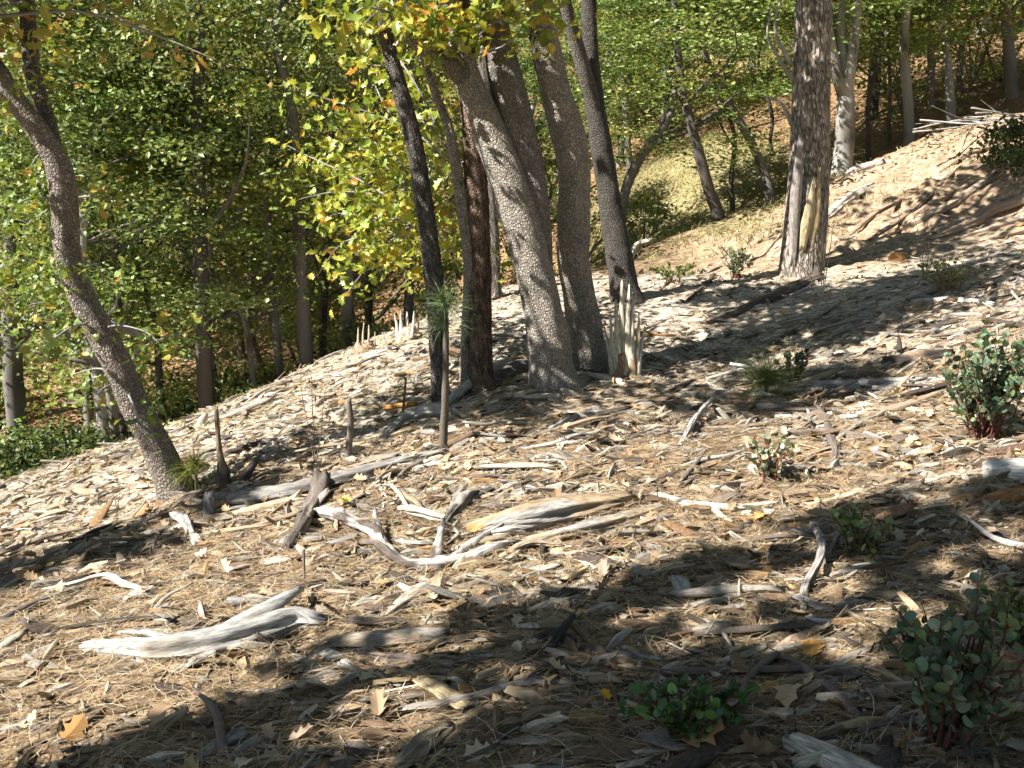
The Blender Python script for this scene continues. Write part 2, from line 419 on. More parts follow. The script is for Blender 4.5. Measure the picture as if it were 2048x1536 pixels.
# ------------------------------------------------------------------ ground sheet
def axis_steps(lo, hi, near, a, b, grow):
    xs = list(np.arange(a, b, near)); st = near
    while xs[-1] < hi: st = min(st * grow, 4); xs.append(xs[-1] + st)
    st = near
    while xs[0] > lo: st = min(st * grow, 4); xs.insert(0, xs[0] - st)
    return np.array(xs)
gx = axis_steps(-110, 110, .05, -5.5, 6.5, 1.12)
gy = np.concatenate([np.arange(-35, 1, 2.0), np.arange(1.0, 2.0, .1), np.arange(2.0, 9, .035), axis_steps(9.0, 150, .07, 9.0, 14.0, 1.05)])
GX, GY = np.meshgrid(gx, gy)
GZ = hgt(GX, GY)
def zone_colour(x, y):
    """what the ground is made of, by place: chips and needles, red-brown bank soil, leaf mould, dry grass"""
    wob = fbm(x * .5, y * .5, 3, 41)
    tan = np.array([.27, .20, .125]); pale = np.array([.56, .49, .40]); soil = np.array([.45, .34, .235]); mould = np.array([.33, .215, .12]); grass = np.array([.30, .265, .135])
    c = np.ones(x.shape + (3,)) * tan
    def mix(c, k, a): a = np.clip(a, 0, 1)[..., None]; return c * (1 - a) + k * a
    c = mix(c, pale, (y - 6.2 - np.clip(x, -2, 1) * .6 + wob) / 1.6 * (y < 13))
    c = mix(c, soil, np.clip((x - 2.0 + wob * .6) / .8, 0, 1) * np.clip((y - 10.6 + wob * .5) / .8, 0, 1))
    c = mix(c, mould, (y - 13.3 - np.clip(x, -3, 8) * .45 + wob) / 2)
    c = mix(c, grass, np.clip(1 - np.hypot((x - 3.2) / 2.6, (y - 20) / 5.5), 0, 1) * 3 + wob * .3)
    c = mix(c, grass, np.clip(fbm(x * .9, y * 1.2, 3, 55) * 3 - 1.5, 0, 1) * .8 * (x < -.4) * (y > 7) * (y < 11.5))
    return c * (1 + .12 * fbm(x * 2.3, y * 3, 3, 61))[..., None]
g = Geo()
ix = np.arange(GX.size).reshape(GX.shape)
g.add(np.stack([GX, GY, GZ], -1).reshape(-1, 3), np.stack([ix[:-1, :-1], ix[:-1, 1:], ix[1:, 1:], ix[1:, :-1]], -1).reshape(-1, 4),
      C=zone_colour(GX, GY).reshape(-1, 3), UV=np.stack([GX, GY], -1).reshape(-1, 2))
link("ground", g.mesh("ground", M_GROUND), kind="structure", label="sloping forest floor of bark chips and dry needles", cat="ground")

# ------------------------------------------------------------------ leaf shapes
def fan(outline, zf=None):
    """a leaf from half an outline (x across, y along): mirrored, folded along its midrib"""
    o = np.asarray(outline, float); k = len(o)
    ys = o[:, 1]
    mid = np.stack([np.zeros(k), ys, np.zeros(k)], -1)
    z = np.zeros(k) if zf is None else zf
    L = np.stack([-o[:, 0], ys, z], -1); R = np.stack([o[:, 0], ys, z], -1)
    V = np.concatenate([mid, L, R]); T = []
    for i in range(k - 1):
        T += [(i, i + 1, k + i + 1), (i, k + i + 1, k + i), (i, 2 * k + i + 1, i + 1), (i, 2 * k + i, 2 * k + i + 1)]
    return V, np.array(T), V[:, :2].copy()
def oak_leaf(curl=.1, fold=.25, twist=0.0):
    o = [(.012, 0), (.012, .16), (.13, .24), (.27, .37), (.16, .43), (.20, .52), (.36, .63), (.19, .68), (.20, .77), (.25, .88), (.12, .91), (.01, 1.0)]
    V, T, UV = fan(o)
    V[:, 2] = np.abs(V[:, 0]) * fold + curl * (V[:, 1] - .4) ** 2 * 2 + twist * V[:, 0] * V[:, 1] - .0
    return V, T, UV
def round_leaf(fold=.15):
    o = [(.03, 0), (.32, .12), (.45, .38), (.42, .68), (.22, .93), (.02, 1.0)]
    V, T, UV = fan(o); V[:, 2] = np.abs(V[:, 0]) * fold - .12 * (V[:, 1] - .5) ** 2
    return V, T, UV
OAKS = [oak_leaf(a, b, c) for a, b, c in ((.15, .25, 0), (-.2, .35, .3), (.35, -.2, -.3), (.3, .55, .4), (-.45, .3, .3), (.6, .6, .5))]
ROUND = [round_leaf(a) for a in (.1, .35, -.15, .6)]
SMALL = (np.array([[0, -.5, 0], [.34, -.05, .08], [0, .55, 0], [-.34, -.05, .08]]), np.array([[0, 1, 2], [0, 2, 3]]), np.zeros((4, 2)))
def proto_mesh(name, pr, mat):
    g = Geo(); g.add(pr[0], None, pr[1], pr[2], np.ones((len(pr[0]), 3))); return g.mesh(name, mat, smooth=False)

def pal(n, stops, var=.18, hue=.1):
    """n colours from weighted base colours"""
    w = np.array([s[0] for s in stops], float); c = np.array([s[1:] for s in stops], float)
    k = rng.choice(len(stops), n, p=w / w.sum())
    return np.clip(c[k] * (1 + N(0, var, (n, 1))) * (1 + N(0, var * hue, (n, 3))), .004, 1)
GREEN = [(5, .18, .25, .075), (3.5, .07, .11, .035), (4.5, .34, .40, .15), (1.0, .46, .40, .12), (.4, .46, .30, .12)]
GULLY_SHADE = [(3, .05, .075, .025), (2, .08, .11, .035), (.4, .16, .19, .06)]  # leaf greens darkened to stand in for the gully's shade
LIME = [(5, .22, .31, .085), (3, .13, .20, .05), (2.4, .36, .42, .15), (.7, .42, .34, .06), (.2, .40, .24, .06)]
GOLD = [(5, .40, .40, .07), (4, .30, .36, .06), (1.6, .48, .36, .05), (.6, .46, .22, .04), (2, .2, .27, .04)]
RUSSET = [(3, .30, .30, .055), (4, .17, .22, .035), (1.2, .42, .27, .07), (.7, .44, .20, .08), (.8, .5, .38, .12)]

# ------------------------------------------------------------------ trees
def leaf_normals(n, up=.35):
    v = N(0, 1, (n, 3)); v[:, 2] = np.abs(v[:, 2]) + up; return nrm(v)
def crown_geo(seed, Rx, H, n, leaf, stops, clumps=70, low=.3, proto=SMALL, spread=.25):
    """leaves in clumps through an uneven crown, thinner at its foot"""
    g = Geo()
    th = U(0, 2 * np.pi, clumps); zz = U(0, 1, clumps) ** .85
    prof = np.sin(np.clip(zz * .86 + .14, 0, 1) * np.pi) ** .6
    rr = Rx * prof * np.sqrt(U(.06, 1, clumps)) * (1 + .25 * np.sin(3 * th + seed))
    cc = np.stack([rr * np.cos(th), rr * np.sin(th), zz * H], -1)
    wt = (low + zz) * U(.4, 1.3, clumps); k = rng.choice(clumps, n, p=wt / wt.sum())
    sp = U(.6, 1.3, clumps) * spread * Rx / 2.4
    off = N(0, 1, (n, 3)) * np.array([1.25, 1.25, .62]) * sp[k][:, None]
    pos = cc[k] + off
    hue = pal(clumps, stops, .3, .2)[k] * .6 + pal(n, stops, .26, .25) * .4
    nn = nrm(leaf_normals(n, .2) + nrm(off) * .5)
    scatter(g, proto, pos, rot_n(nn, U(0, 6.28, n)), leaf * U(.55, 1.5, n), hue)
    return g
CROWNS = {}
def crown_mesh(kind, i):
    key = (kind, i)
    if key not in CROWNS:
        stops = dict(green=GREEN, lime=LIME, gold=GOLD, russet=RUSSET)[kind]
        CROWNS[key] = crown_geo(i, [2.3, 2.8, 2.1, 2.6][i % 4], [7.0, 8.0, 6.5, 9.0][i % 4], 11500, .076, stops, clumps=[90, 120, 80, 130][i % 4]).mesh("leaf_crown", M_LEAF, smooth=False)
    return CROWNS[key]
LIMBSEED = [100]
def limbs(g, P, r, n, t0, length, col, col2=None, seg=6, up=.5):
    for k in range(n):
        LIMBSEED[0] += 1
        i = int(len(P) * U(t0, .97)); a = U(0, 6.28); L = length * U(.6, 1.2)
        d = nrm([math.cos(a), math.sin(a), up * U(.4, 1.6)])
        q = [P[i], P[i] + d * L * .35 + N(0, .04, 3) * L, P[i] + d * L * .7 + N(0, .07, 3) * L + [0, 0, L * .05], P[i] + d * L + N(0, .1, 3) * L + [0, 0, L * .08]]
        tube(g, q, [r[i] * .5, r[i] * .38, r[i] * .22, r[i] * .06], seg, 7, col, rough=.15, seed=LIMBSEED[0], col2=col2, c2amt=.35)
def extend(pts, rad, height, wob=.1):
    """carry a trunk on above its last given point"""
    p = np.array(pts[-1]); d = nrm(np.array(pts[-1]) - np.array(pts[-2])); r0 = rad[-1]
    d = nrm(d * [.6, .6, 1] + [0, 0, .25])
    P = list(pts); R = list(rad)
    for k in range(1, 4):
        P.append(p + d * height * k / 3 + N(0, wob, 3) * [1, 1, 0]); R.append(max(r0 * (1 - k * .3), .012))
    return P, R
GREY = (.215, .195, .175); PALEBARK = (.33, .315, .29); DARKBARK = (.115, .1, .088)

def far_tree(u, v, Y, w, px=(), label="", kind="green", ci=0, height=8.0, crown_at=1.6, name="oak_tree", col=GREY, forks=(), group="oaks standing on the far slope", cs=1.0, nl=6, xy=None):
    if xy is None:
        b = at(u, v, Y); b[2] = float(hgt(b[0], b[1]))
    else:
        b = np.array([xy[0], xy[1], float(hgt(*xy))])
    m = mpp(b) if xy is None or b[1] > 12 else .01; r = w / 2 * m
    t = link(name, None, loc=b, label=label, cat="tree", group=group)
    pts = [b - [0, 0, .3], b + [0, 0, .02]]; rad = [r * 1.35, r * 1.2]
    for (uu, vv) in px: pts.append(at(uu, vv, b[1] + U(-.1, .1))); rad.append(max(rad[-1] * .9, r * .4))
    if not px:
        lean = N(0, .12, 2)
        pts.append(b + [lean[0] * height * .3, lean[1] * height * .3, height * .3]); rad.append(r * .85)
    pts, rad = extend(pts, rad, max(height - (pts[-1][2] - b[2]), 1.0), .18)
    g = Geo(); LIMBSEED[0] += 1
    P, R = tube(g, pts, rad, 9, 22, col, rough=.12, seed=LIMBSEED[0], col2=DARKBARK, c2amt=.28, groove=.08)
    for f in forks:
        q = [at(a, c, b[1]) for a, c in f[1:]]; fr = f[0] / 2 * m
        q, rr = extend(q, list(np.linspace(fr, fr * .75, len(q))), 2.5, .12)
        LIMBSEED[0] += 1; tube(g, q, rr, 7, 14, col, rough=.12, seed=LIMBSEED[0], col2=DARKBARK, c2amt=.28)
    limbs(g, P, R, nl, .3, 1.9, col, DARKBARK)
    link("trunk", g.mesh("trunk", M_BARK, origin=b), t)
    top = P[int(len(P) * .55)] - b
    c = link("crown", crown_mesh(kind, ci), t, (top[0], top[1], crown_at), kind="stuff")
    c.rotation_euler = (0, 0, U(0, 6.28)); s = cs * U(.9, 1.1); c.scale = (s, s, s * (height / 9.0))
    return t

# near trees: trunks given as photo polylines (u, v, width px) at a depth; leaves become parts
def px_limb(g, poly, Y0, dY=0.0, grow=None, **kw):
    n = len(poly); pts = [at(u, v, Y0 + dY * i / max(n - 1, 1)) for i, (u, v, w) in enumerate(poly)]
    rad = [w / 2 * mpp(p) for p, (u, v, w) in zip(pts, poly)]
    if grow: pts, rad = extend(pts, rad, grow, .12)
    return tube(g, pts, rad, **kw)
def leafy_twig(g, a, b, n, col=PALEBARK, r0=.009, sag=.06, leaf=.1, out=None, stops=GOLD, rad=.16, seed=0, frac=.3):
    """a thin twig from a to b, its outer part set with leaves that hang about it"""
    a = np.asarray(a); b = np.asarray(b); L = np.linalg.norm(b - a)
    m1 = a + (b - a) * .4 + N(0, .06, 3) * L + [0, 0, sag * L]; m2 = a + (b - a) * .75 + N(0, .05, 3) * L + [0, 0, sag * L * .7]
    tube(g, [a, m1, m2, b], [r0, r0 * .7, r0 * .45, r0 * .15], 5, 10, col, rough=.1, seed=seed)
    t = U(frac, 1.03, n)[:, None]
    base = np.where(t < .5, a + (m1 - a) * t * 2.2, m1 + (b - m1) * (t - .45) / .55)
    off = nrm(N(0, 1, (n, 3)) * [1, 1, .7]) * (U(.15, 1, (n, 1)) ** .6) * rad
    pos = base + off
    nn = nrm(N(0, .75, (n, 3)) + [0, 0, .55] + off * 1.5 + SUN * .35)
    out.append((pos, rot_n(nn, U(0, 6.28, n)), leaf * U(.55, 1.25, n), pal(n, stops, .16)))
LEAF_MESHES = [proto_mesh("leaf", p, M_LEAF) for p in OAKS]
DRY_MESHES = [proto_mesh("fallen_leaf", p, M_DRY) for p in OAKS]
WAX_MESHES = [proto_mesh("leaf", p, M_WAX) for p in ROUND]
def put_leaves(tree, origin, out, meshes, protos, mat, most=290, rest_name="foliage"):
    """the largest leaves in view become parts, the rest one mesh"""
    pos = np.concatenate([o[0] for o in out]); R = np.concatenate([o[1] for o in out]); s = np.concatenate([o[2] for o in out]); c = np.concatenate([o[3] for o in out])
    d = (pos - CAM) @ FWD
    u = 1024 + (pos[:, 0]) / d * FPX; v = 768 - ((pos - CAM) @ UPV) / d * FPX
    seen = (u > -30) & (u < 2078) & (v > -30) & (v < 1560) & (d > .3)
    score = np.where(seen, s / np.maximum(d, .3), -1.0)
    order = np.argsort(-score); own = [i for i in order[:most] if score[i] > 0]
    for i in own:
        o = link("leaf", meshes[int(rng.integers(len(meshes)))], tree, color=c[i]); setm(o, pos[i] - origin, R[i], float(s[i]))
    rest = np.setdiff1d(np.arange(len(pos)), own)
    if len(rest):
        g = Geo(); pk = rng.integers(len(protos), size=len(rest))
        far_ = score[rest] < 0
        for k in range(len(protos)):
            j = rest[(pk == k) & ~far_]; scatter(g, protos[k], pos[j], R[j], s[j], c[j])
        j = rest[far_]; scatter(g, SMALL, pos[j], R[j], s[j] * 1.15, c[j])
        link(rest_name, g.mesh(rest_name, mat, smooth=False, origin=origin), tree, kind="stuff")

OAKB = dict(col=(.275, .25, .225), rough=.05, bark=None)
def trunk_part(tree, b, poly, Y0, dY, seg, rows, bark, grow=None, name="trunk", col=(.285, .255, .228), col2=(.16, .15, .135), c2=.12, rough=.05, seed=1, mat=None):
    g = Geo(); poly = [(u, v, w * 1.12) for u, v, w in poly]
    P, R = px_limb(g, poly, Y0, dY, grow, seg=seg, rows=rows, col=col, col2=col2, c2amt=c2, rough=rough * 1.4, bark=bark, seed=seed, caps=False, cvar=.07)
    return P, R, g

# --- the clump of leaning oaks in the middle
b1 = gat(1100, 778); Y1 = b1[1]
oak1 = link("oak_tree", None, loc=b1, cat="tree", label="thickest leaning oak with flaky grey bark, forked high, yellowing leaves hanging on its downhill side")
P, R, g = trunk_part(oak1, b1, [(1122, 812, 130), (1110, 768, 96), (1094, 670, 74), (1070, 550, 66), (1044, 450, 66), (1008, 340, 66), (966, 230, 56), (930, 145, 50), (914, 90, 44), (898, 0, 38), (884, -120, 34)], Y1, .3, 110, 270, None, 3.2, seed=1, col=(.46, .41, .365), c2=.05)
limbs(g, P, R, 7, .72, 1.9, GREY, DARKBARK)
link("trunk", g.mesh("trunk", M_OAK, origin=b1), oak1)
P, R, g = trunk_part(oak1, b1, [(1092, 560, 26), (1074, 430, 50), (1050, 320, 62), (1022, 205, 62), (1000, 110, 56), (984, 10, 50), (962, -160, 44)], Y1 + .15, .25, 80, 170, None, 3.4, seed=2, col=(.30, .275, .25))  # second stem's bark set darker, for the shade it stands in
limbs(g, P, R, 6, .6, 1.8, GREY, DARKBARK)
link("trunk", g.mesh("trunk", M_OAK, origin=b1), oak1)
P, R, g = trunk_part(oak1, b1, [(945, 175, 34), (905, 128, 40), (868, 104, 36), (825, 75, 28), (775, 22, 26), (740, -60, 22)], Y1 + .2, -.5, 40, 60, None, 1.2, seed=3)
limbs(g, P, R, 3, .7, 1.2, GREY, DARKBARK)
link("branch", g.mesh("branch", M_OAK, origin=b1), oak1)
out = []; g = Geo(); sd = 300
spots = [(860, 60, 60), (920, 20, 50), (1010, 10, 40), (1120, 15, 46), (1150, 40, 20), (820, 30, 40), (720, 60, 40), (690, 130, 44), (640, 60, 30), (760, 110, 40), (660, 250, 40), (730, 220, 46),
         (800, 190, 40), (880, 190, 22), (620, 330, 44), (690, 330, 44), (760, 300, 46), (830, 330, 36), (720, 410, 44), (640, 440, 44), (790, 440, 46), (850, 420, 36), (680, 520, 40), (740, 520, 44),
         (810, 520, 36), (590, 400, 34), (900, 380, 26), (880, 480, 26), (770, 590, 26), (690, 590, 24), (930, 470, 22), (600, 180, 30), (580, 280, 30), (950, 330, 16), (1010, 520, 8), (640, 560, 22)]
hubs = [at(u, v, y) for u, v, y in ((860, 100, Y1 - .3), (780, 25, Y1 - .5), (915, 330, Y1 + .6), (935, 480, Y1 + .6), (850, 440, Y1 + .8), (925, 120, Y1 + .1))]
for (u, v, n) in spots:
    b = at(u + U(-14, 14), v + U(-12, 12), Y1 + (U(.3, 2.1) if v > 90 else U(-.9, .9))); a = min(hubs, key=lambda h: np.linalg.norm(h - b) + U(0, .3)); sd += 1
    leafy_twig(g, a, b, int(n * 1.5), r0=.010, leaf=.115, out=out, rad=.23, seed=sd, stops=GOLD, frac=.45)
for k in range(34):                                            # the crown overhead
    b = at(U(560, 1350), U(-900, -120), Y1 + U(-1.4, 1.2)); a = at(950 + U(-60, 60), -150, Y1); sd += 1
    leafy_twig(g, a, b, 60, r0=.014, leaf=.11, out=out, rad=.34, seed=sd, stops=GOLD)
link("twigs", g.mesh("twigs", M_BARK, origin=b1), oak1, kind="stuff")
put_leaves(oak1, b1, out, LEAF_MESHES, OAKS, M_LEAF)

b2 = gat(1178, 735); Y2 = b2[1]
oak2 = link("oak_tree", None, loc=b2, cat="tree", label="oak with an S-curved grey trunk and black branch shadow, beside the splintered stump")
P, R, g = trunk_part(oak2, b2, [(1192, 775, 106), (1180, 722, 78), (1164, 620, 62), (1147, 520, 60), (1146, 440, 60), (1149, 350, 58), (1137, 270, 62), (1116, 200, 56), (1095, 110, 54), (1080, 20, 50), (1068, -120, 44)], Y2, -.3, 96, 260, None, 3.4, seed=4, col=(.44, .395, .355), c2=.06)
limbs(g, P, R, 7, .72, 1.8, GREY, DARKBARK)
link("trunk", g.mesh("trunk", M_OAK, origin=b2), oak2)
out = []; g = Geo()
for k in range(26):
    sd += 1; b = at(U(900, 1300), U(-900, -160), Y2 + U(-1.3, .3)); a = at(1085, -150, Y2 + .2)
    leafy_twig(g, a, b, 60, r0=.014, leaf=.11, out=out, rad=.34, seed=sd, stops=GOLD)
link("twigs", g.mesh("twigs", M_BARK, origin=b2), oak2, kind="stuff"); put_leaves(oak2, b2, out, LEAF_MESHES, OAKS, M_LEAF)

b3 = gat(1247, 600); Y3 = b3[1]
oak3 = link("oak_tree", None, loc=b3, cat="tree", label="straight oak trunk darkened for crown shade, forked near the top, rising behind the splintered stump")
P, R, g = trunk_part(oak3, b3, [(1256, 625, 76), (1248, 580, 54), (1236, 500, 48), (1224, 430, 42), (1210, 340, 38), (1190, 210, 36), (1181, 110, 30), (1178, 10, 28), (1174, -120, 24)], Y3, .3, 64, 180, None, 4.0, seed=5, col=(.12, .108, .098))  # bark colour darkened to carry the shade of the crowns
limbs(g, P, R, 7, .68, 2.0, GREY, DARKBARK)
P2, R2 = px_limb(g, [(1194, 230, 22), (1174, 160, 30), (1152, 85, 28), (1134, 20, 26), (1116, -120, 22)], Y3 + .15, -.3, 2.0, seg=40, rows=90, col=(.19, .175, .155), rough=.06, seed=6, caps=False)
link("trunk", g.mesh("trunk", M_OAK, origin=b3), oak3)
out = []; g = Geo()
for k in range(24):
    sd += 1; b = at(U(1020, 1480), U(-900, -330), Y3 + U(-1.3, 1.6)); a = at(1165, -130, Y3 + .2)
    leafy_twig(g, a, b, 60, r0=.014, leaf=.11, out=out, rad=.36, seed=sd, stops=LIME)
link("twigs", g.mesh("twigs", M_BARK, origin=b3), oak3, kind="stuff"); put_leaves(oak3, b3, out, LEAF_MESHES, OAKS, M_LEAF, most=120)

def add_shade_crown(tree, b, c, Rx, H, n, stops, clumps=40, leaf=.12):  # extra leaf clump out of view, added to shade trunks and ground
    c = np.array(c, float)
    link("crown", crown_geo(int(c[0] * 9), Rx, H, n, leaf, stops, clumps=clumps, low=.9, spread=.42).mesh("leaf_crown", M_LEAF, smooth=False), tree, c - b, kind="stuff")
add_shade_crown(oak1, b1, (-1.5, 7.1, 4.3), .9, 2.2, 1500, GOLD)
add_shade_crown(oak2, b2, (-1.8, 8.3, 4.1), .6, 1.1, 900, LIME)
add_shade_crown(oak3, b3, (1.6, 11.2, 5.0), 1.0, 2.2, 1700, LIME)

# --- slimmer stems left of the clump
def slim(base, poly, label, seed, col, grow, dY=.3, seg=36, rows=150, name="oak_tree", bark=(16, .04, .007), limbn=4, stops=GREEN, tops=()):
    b = gat(*base); t = link(name, None, loc=b, cat="tree", label=label)
    P, R, g = trunk_part(t, b, poly, b[1], dY, seg, rows, bark, grow, seed=seed, col=col)
    limbs(g, P, R, limbn, .65, 1.5, col, DARKBARK)
    link("trunk", g.mesh("trunk", M_OAK, origin=b), t)
    if tops:
        out = []; g = Geo()
        for k in range(tops[0]):
            LIMBSEED[0] += 1; q = P[int(len(P) * U(.7, .98))]; e = q + nrm(N(0, 1, 3) * [1, 1, .5]) * U(.5, 1.4)
            leafy_twig(g, q, e, tops[1], r0=.012, leaf=.1, out=out, rad=.3, seed=LIMBSEED[0], stops=stops)
        link("twigs", g.mesh("twigs", M_BARK, origin=b), t, kind="stuff"); put_leaves(t, b, out, LEAF_MESHES, OAKS, M_LEAF, most=60)
    return t, b
slim((962, 780), [(966, 800, 62), (962, 765, 50), (958, 650, 46), (956, 520, 46), (953, 400, 42), (946, 280, 38), (938, 170, 34), (930, 40, 30)], "slim brown oak stem standing between the pine sapling and the thick leaning oak", 7, (.27, .19, .145), 4.0, tops=(8, 40), stops=GOLD)
slim((884, 805), [(886, 830, 48), (882, 795, 36), (876, 680, 32), (868, 560, 34), (855, 450, 32), (838, 340, 30), (820, 250, 30), (795, 160, 28), (770, 60, 24)], "slim dark oak stem crooked, just behind the pine sapling", 8, (.17, .155, .145), 3.5, tops=(8, 40), stops=GREEN)
slim((930, 785), [(934, 800, 26), (930, 760, 20), (932, 640, 16), (938, 520, 22), (928, 440, 22), (913, 340, 20), (898, 260, 17), (872, 190, 15), (845, 110, 13), (830, 40, 10)], "thin crooked pale stem among the yellow leaves beside the thick oak", 9, (.42, .38, .34), 1.2, seg=16, rows=90, bark=None, limbn=2)
slim((989, 600), [(990, 615, 34), (988, 570, 26), (986, 480, 24), (980, 380, 22), (972, 200, 20)], "slender oak stem seen through the gap beside the thick leaning oak", 10, (.25, .22, .2), 4.0, seg=20, rows=80, bark=(12, .05, .006), tops=(6, 40), stops=GREEN)

# --- the leaning oak on the left
bA = gat(345, 985); YA = bA[1]
oakA = link("oak_tree", None, loc=bA, cat="tree", label="oak leaning far out over the sunlit slope, forked, with russet leaves")
P, R, g = trunk_part(oakA, bA, [(368, 1015, 90), (346, 965, 64), (312, 890, 56), (278, 826, 51), (240, 740, 50), (202, 665, 49), (158, 580, 46), (138, 520, 46), (130, 430, 46), (118, 340, 46), (84, 275, 40), (35, 205, 36), (0, 150, 34), (-60, 60, 30)], YA, -.2, 80, 250, None, 2.4, seed=12, col=(.34, .295, .265), c2=.2)
limbs(g, P, R, 5, .8, 1.6, GREY, DARKBARK)
link("trunk", g.mesh("trunk", M_OAK, origin=bA), oakA)
P, R, g = trunk_part(oakA, bA, [(118, 335, 24), (104, 280, 30), (88, 215, 28), (66, 150, 28), (60, 90, 29), (54, 10, 26), (46, -120, 22)], YA - .1, .3, 44, 110, None, 2.6, seed=13, col=(.22, .2, .185))
limbs(g, P, R, 5, .7, 1.6, GREY, DARKBARK)
link("trunk", g.mesh("trunk", M_OAK, origin=bA), oakA)
P, R, g = trunk_part(oakA, bA, [(205, 640, 12), (238, 652, 15), (270, 666, 12), (302, 680, 4)], YA + .05, .1, 12, 24, None, None, seed=14, col=(.45, .42, .37))
link("branch", g.mesh("branch", M_WOOD, origin=bA), oakA, label="thin pale dead stub")
out = []; g = Geo()
hubs = [at(u, v, YA) for u, v in ((150, 560), (122, 400), (100, 300), (200, 660), (240, 760), (60, 120), (20, 180))]
for (u, v, n, rs) in [(20, 420, 26, 0), (60, 470, 24, 0), (40, 560, 34, 0), (90, 600, 30, 0), (30, 640, 30, 0), (100, 560, 26, 0), (60, 690, 22, 0), (130, 800, 22, 0), (190, 790, 18, 0), (110, 760, 16, 0), (215, 700, 20, 0), (270, 720, 24, 0),
                      (380, 670, 22, 1), (330, 690, 14, 0), (220, 380, 22, 1), (230, 420, 18, 1), (40, 340, 16, 1), (60, 260, 20, 1), (20, 60, 26, 1), (80, 170, 16, 1), (250, 560, 14, 0), (300, 830, 10, 0), (310, 890, 8, 0), (90, 480, 20, 0), (20, 520, 20, 0)]:
    b = at(u + U(-12, 12), v + U(-10, 10), YA + U(-.6, .7)); a = min(hubs, key=lambda h: np.linalg.norm(h - b)); sd += 1
    leafy_twig(g, a, b, int(n * 1.7), r0=.009, leaf=.075, out=out, rad=.17, seed=sd, stops=RUSSET if rs else LIME + RUSSET[:2], frac=.5)
for k in range(34):
    sd += 1; a = at(-20 + U(-60, 60), U(-200, 60), YA); b = a + nrm(N(0, 1, 3) * [1, 1, .6] + [-.3, -.5, .45]) * U(.5, 1.9)
    leafy_twig(g, a, b, 55, r0=.013, leaf=.1, out=out, rad=.3, seed=sd, stops=RUSSET)
link("twigs", g.mesh("twigs", M_BARK, origin=bA), oakA, kind="stuff"); put_leaves(oakA, bA, out, LEAF_MESHES, OAKS, M_LEAF)

add_shade_crown(oakA, bA, (-2.7, 5.0, 3.9), .7, 1.6, 1300, RUSSET)

# --- the pine with a peeled foot
bP = gat(1606, 540); YP = bP[1]
pine = link("pine_tree", None, loc=bP, cat="tree", label="tall straight pine trunk with bark scorched grey and peeled yellow wood at its foot")
g = Geo()
P, R = px_limb(g, [(1602, 575, 98), (1604, 530, 88), (1612, 440, 85), (1618, 330, 79), (1621, 220, 75), (1624, 110, 72), (1627, 0, 70), (1631, -200, 66)], YP, .1, 9.0, seg=120, rows=330, col=(.42, .36, .315), col2=(.22, .195, .18), c2amt=.3, rough=.03, bark=(24, .10, .008), seed=15, caps=False)
link("trunk", g.mesh("trunk", M_PLATE, origin=bP), pine)
def scar(poly, Y, label, col, seed):
    """a strip of bare wood standing just proud of the trunk's face"""
    g = Geo(); pts = [at(u, v, Y) for u, v, w in poly]; rad = [w / 2 * mpp(p) for p, (u, v, w) in zip(pts, poly)]
    tube(g, pts, rad, 20, 40, col, flat=.35, rough=.1, groove=.22, jag=(.12, .2), seed=seed, cvar=.22, ref=(0, 1, 0))
    link("bare_wood", g.mesh("bare_wood", M_WOOD, origin=bP), pine, label=label)
rP = 45 * mpp(bP)
scar([(1606, 492, 12), (1612, 452, 20), (1620, 408, 18), (1626, 372, 8)], YP - rP * .93, "peeled strip of pale yellow bare wood at the foot", (.60, .49, .30), 16)
scar([(1622, 482, 10), (1629, 440, 18), (1634, 400, 14), (1638, 350, 6)], YP - rP * .84, "peeled strip of darker yellow bare wood", (.55, .42, .23), 18)
scar([(1585, 520, 12), (1589, 440, 20), (1595, 360, 20), (1600, 290, 10)], YP - rP * .80, "strip of bleached bare wood", (.46, .40, .36), 17)
out = []; g = Geo()
for k in range(16):
    i = int(len(P) * U(.72, .98)); a = U(0, 6.28); L = U(1.2, 2.6)
    tube(g, [P[i], P[i] + np.array([math.cos(a), math.sin(a), .15]) * L * .5, P[i] + np.array([math.cos(a), math.sin(a), -.05]) * L], [.05, .035, .01], 6, 8, GREY, seed=500 + k)
for k, q in enumerate(([(1585, 160), (1560, 120), (1535, 70), (1545, 10)], [(1583, 130), (1550, 60), (1575, -40)], [(1584, 250), (1560, 205), (1520, 190)])):
    tube(g, [at(u, v, YP) for u, v in q], np.linspace(.028, .006, len(q)), 6, 14, (.36, .33, .3), seed=540 + k)
link("dead_branch", g.mesh("dead_branch", M_BARK, origin=bP), pine, kind="stuff")
def needle_geo(g, base, dirs, L, w, col, droop=.25, segs=3):
    """ribbon needles from base points along dirs (n,3)"""
    n = len(base); side = nrm(np.cross(dirs, nrm(N(0, 1, (n, 3)))))
    cols = []
    V = []
    for k in range(segs + 1):
        t = k / segs
        c = base + dirs * (L * t)[:, None] + np.array([0, 0, -1.0]) * (droop * L * t * t)[:, None]
        ww = (w * (1 - .75 * t))[:, None]
        V += [c - side * ww, c + side * ww]
    V = np.stack(V, 1); k = 2 * (segs + 1)
    F = np.array([[2 * i, 2 * i + 1, 2 * i + 3, 2 * i + 2] for i in range(segs)])
    g.add(V.reshape(-1, 3), (F[None] + (np.arange(n) * k)[:, None, None]).reshape(-1, 4), C=np.repeat(col, k, 0))
g = Geo()
for k in range(60):
    i = int(len(P) * U(.74, .99)); n = 60; c = P[i] + nrm(N(0, 1, 3) * [1, 1, .3]) * U(.4, 2.6)
    needle_geo(g, np.tile(c, (n, 1)) + N(0, .1, (n, 3)), nrm(N(0, 1, (n, 3)) + [0, 0, .3]), U(.14, .22, n), np.full(n, .003), pal(n, [(1, .09, .14, .04)], .2))
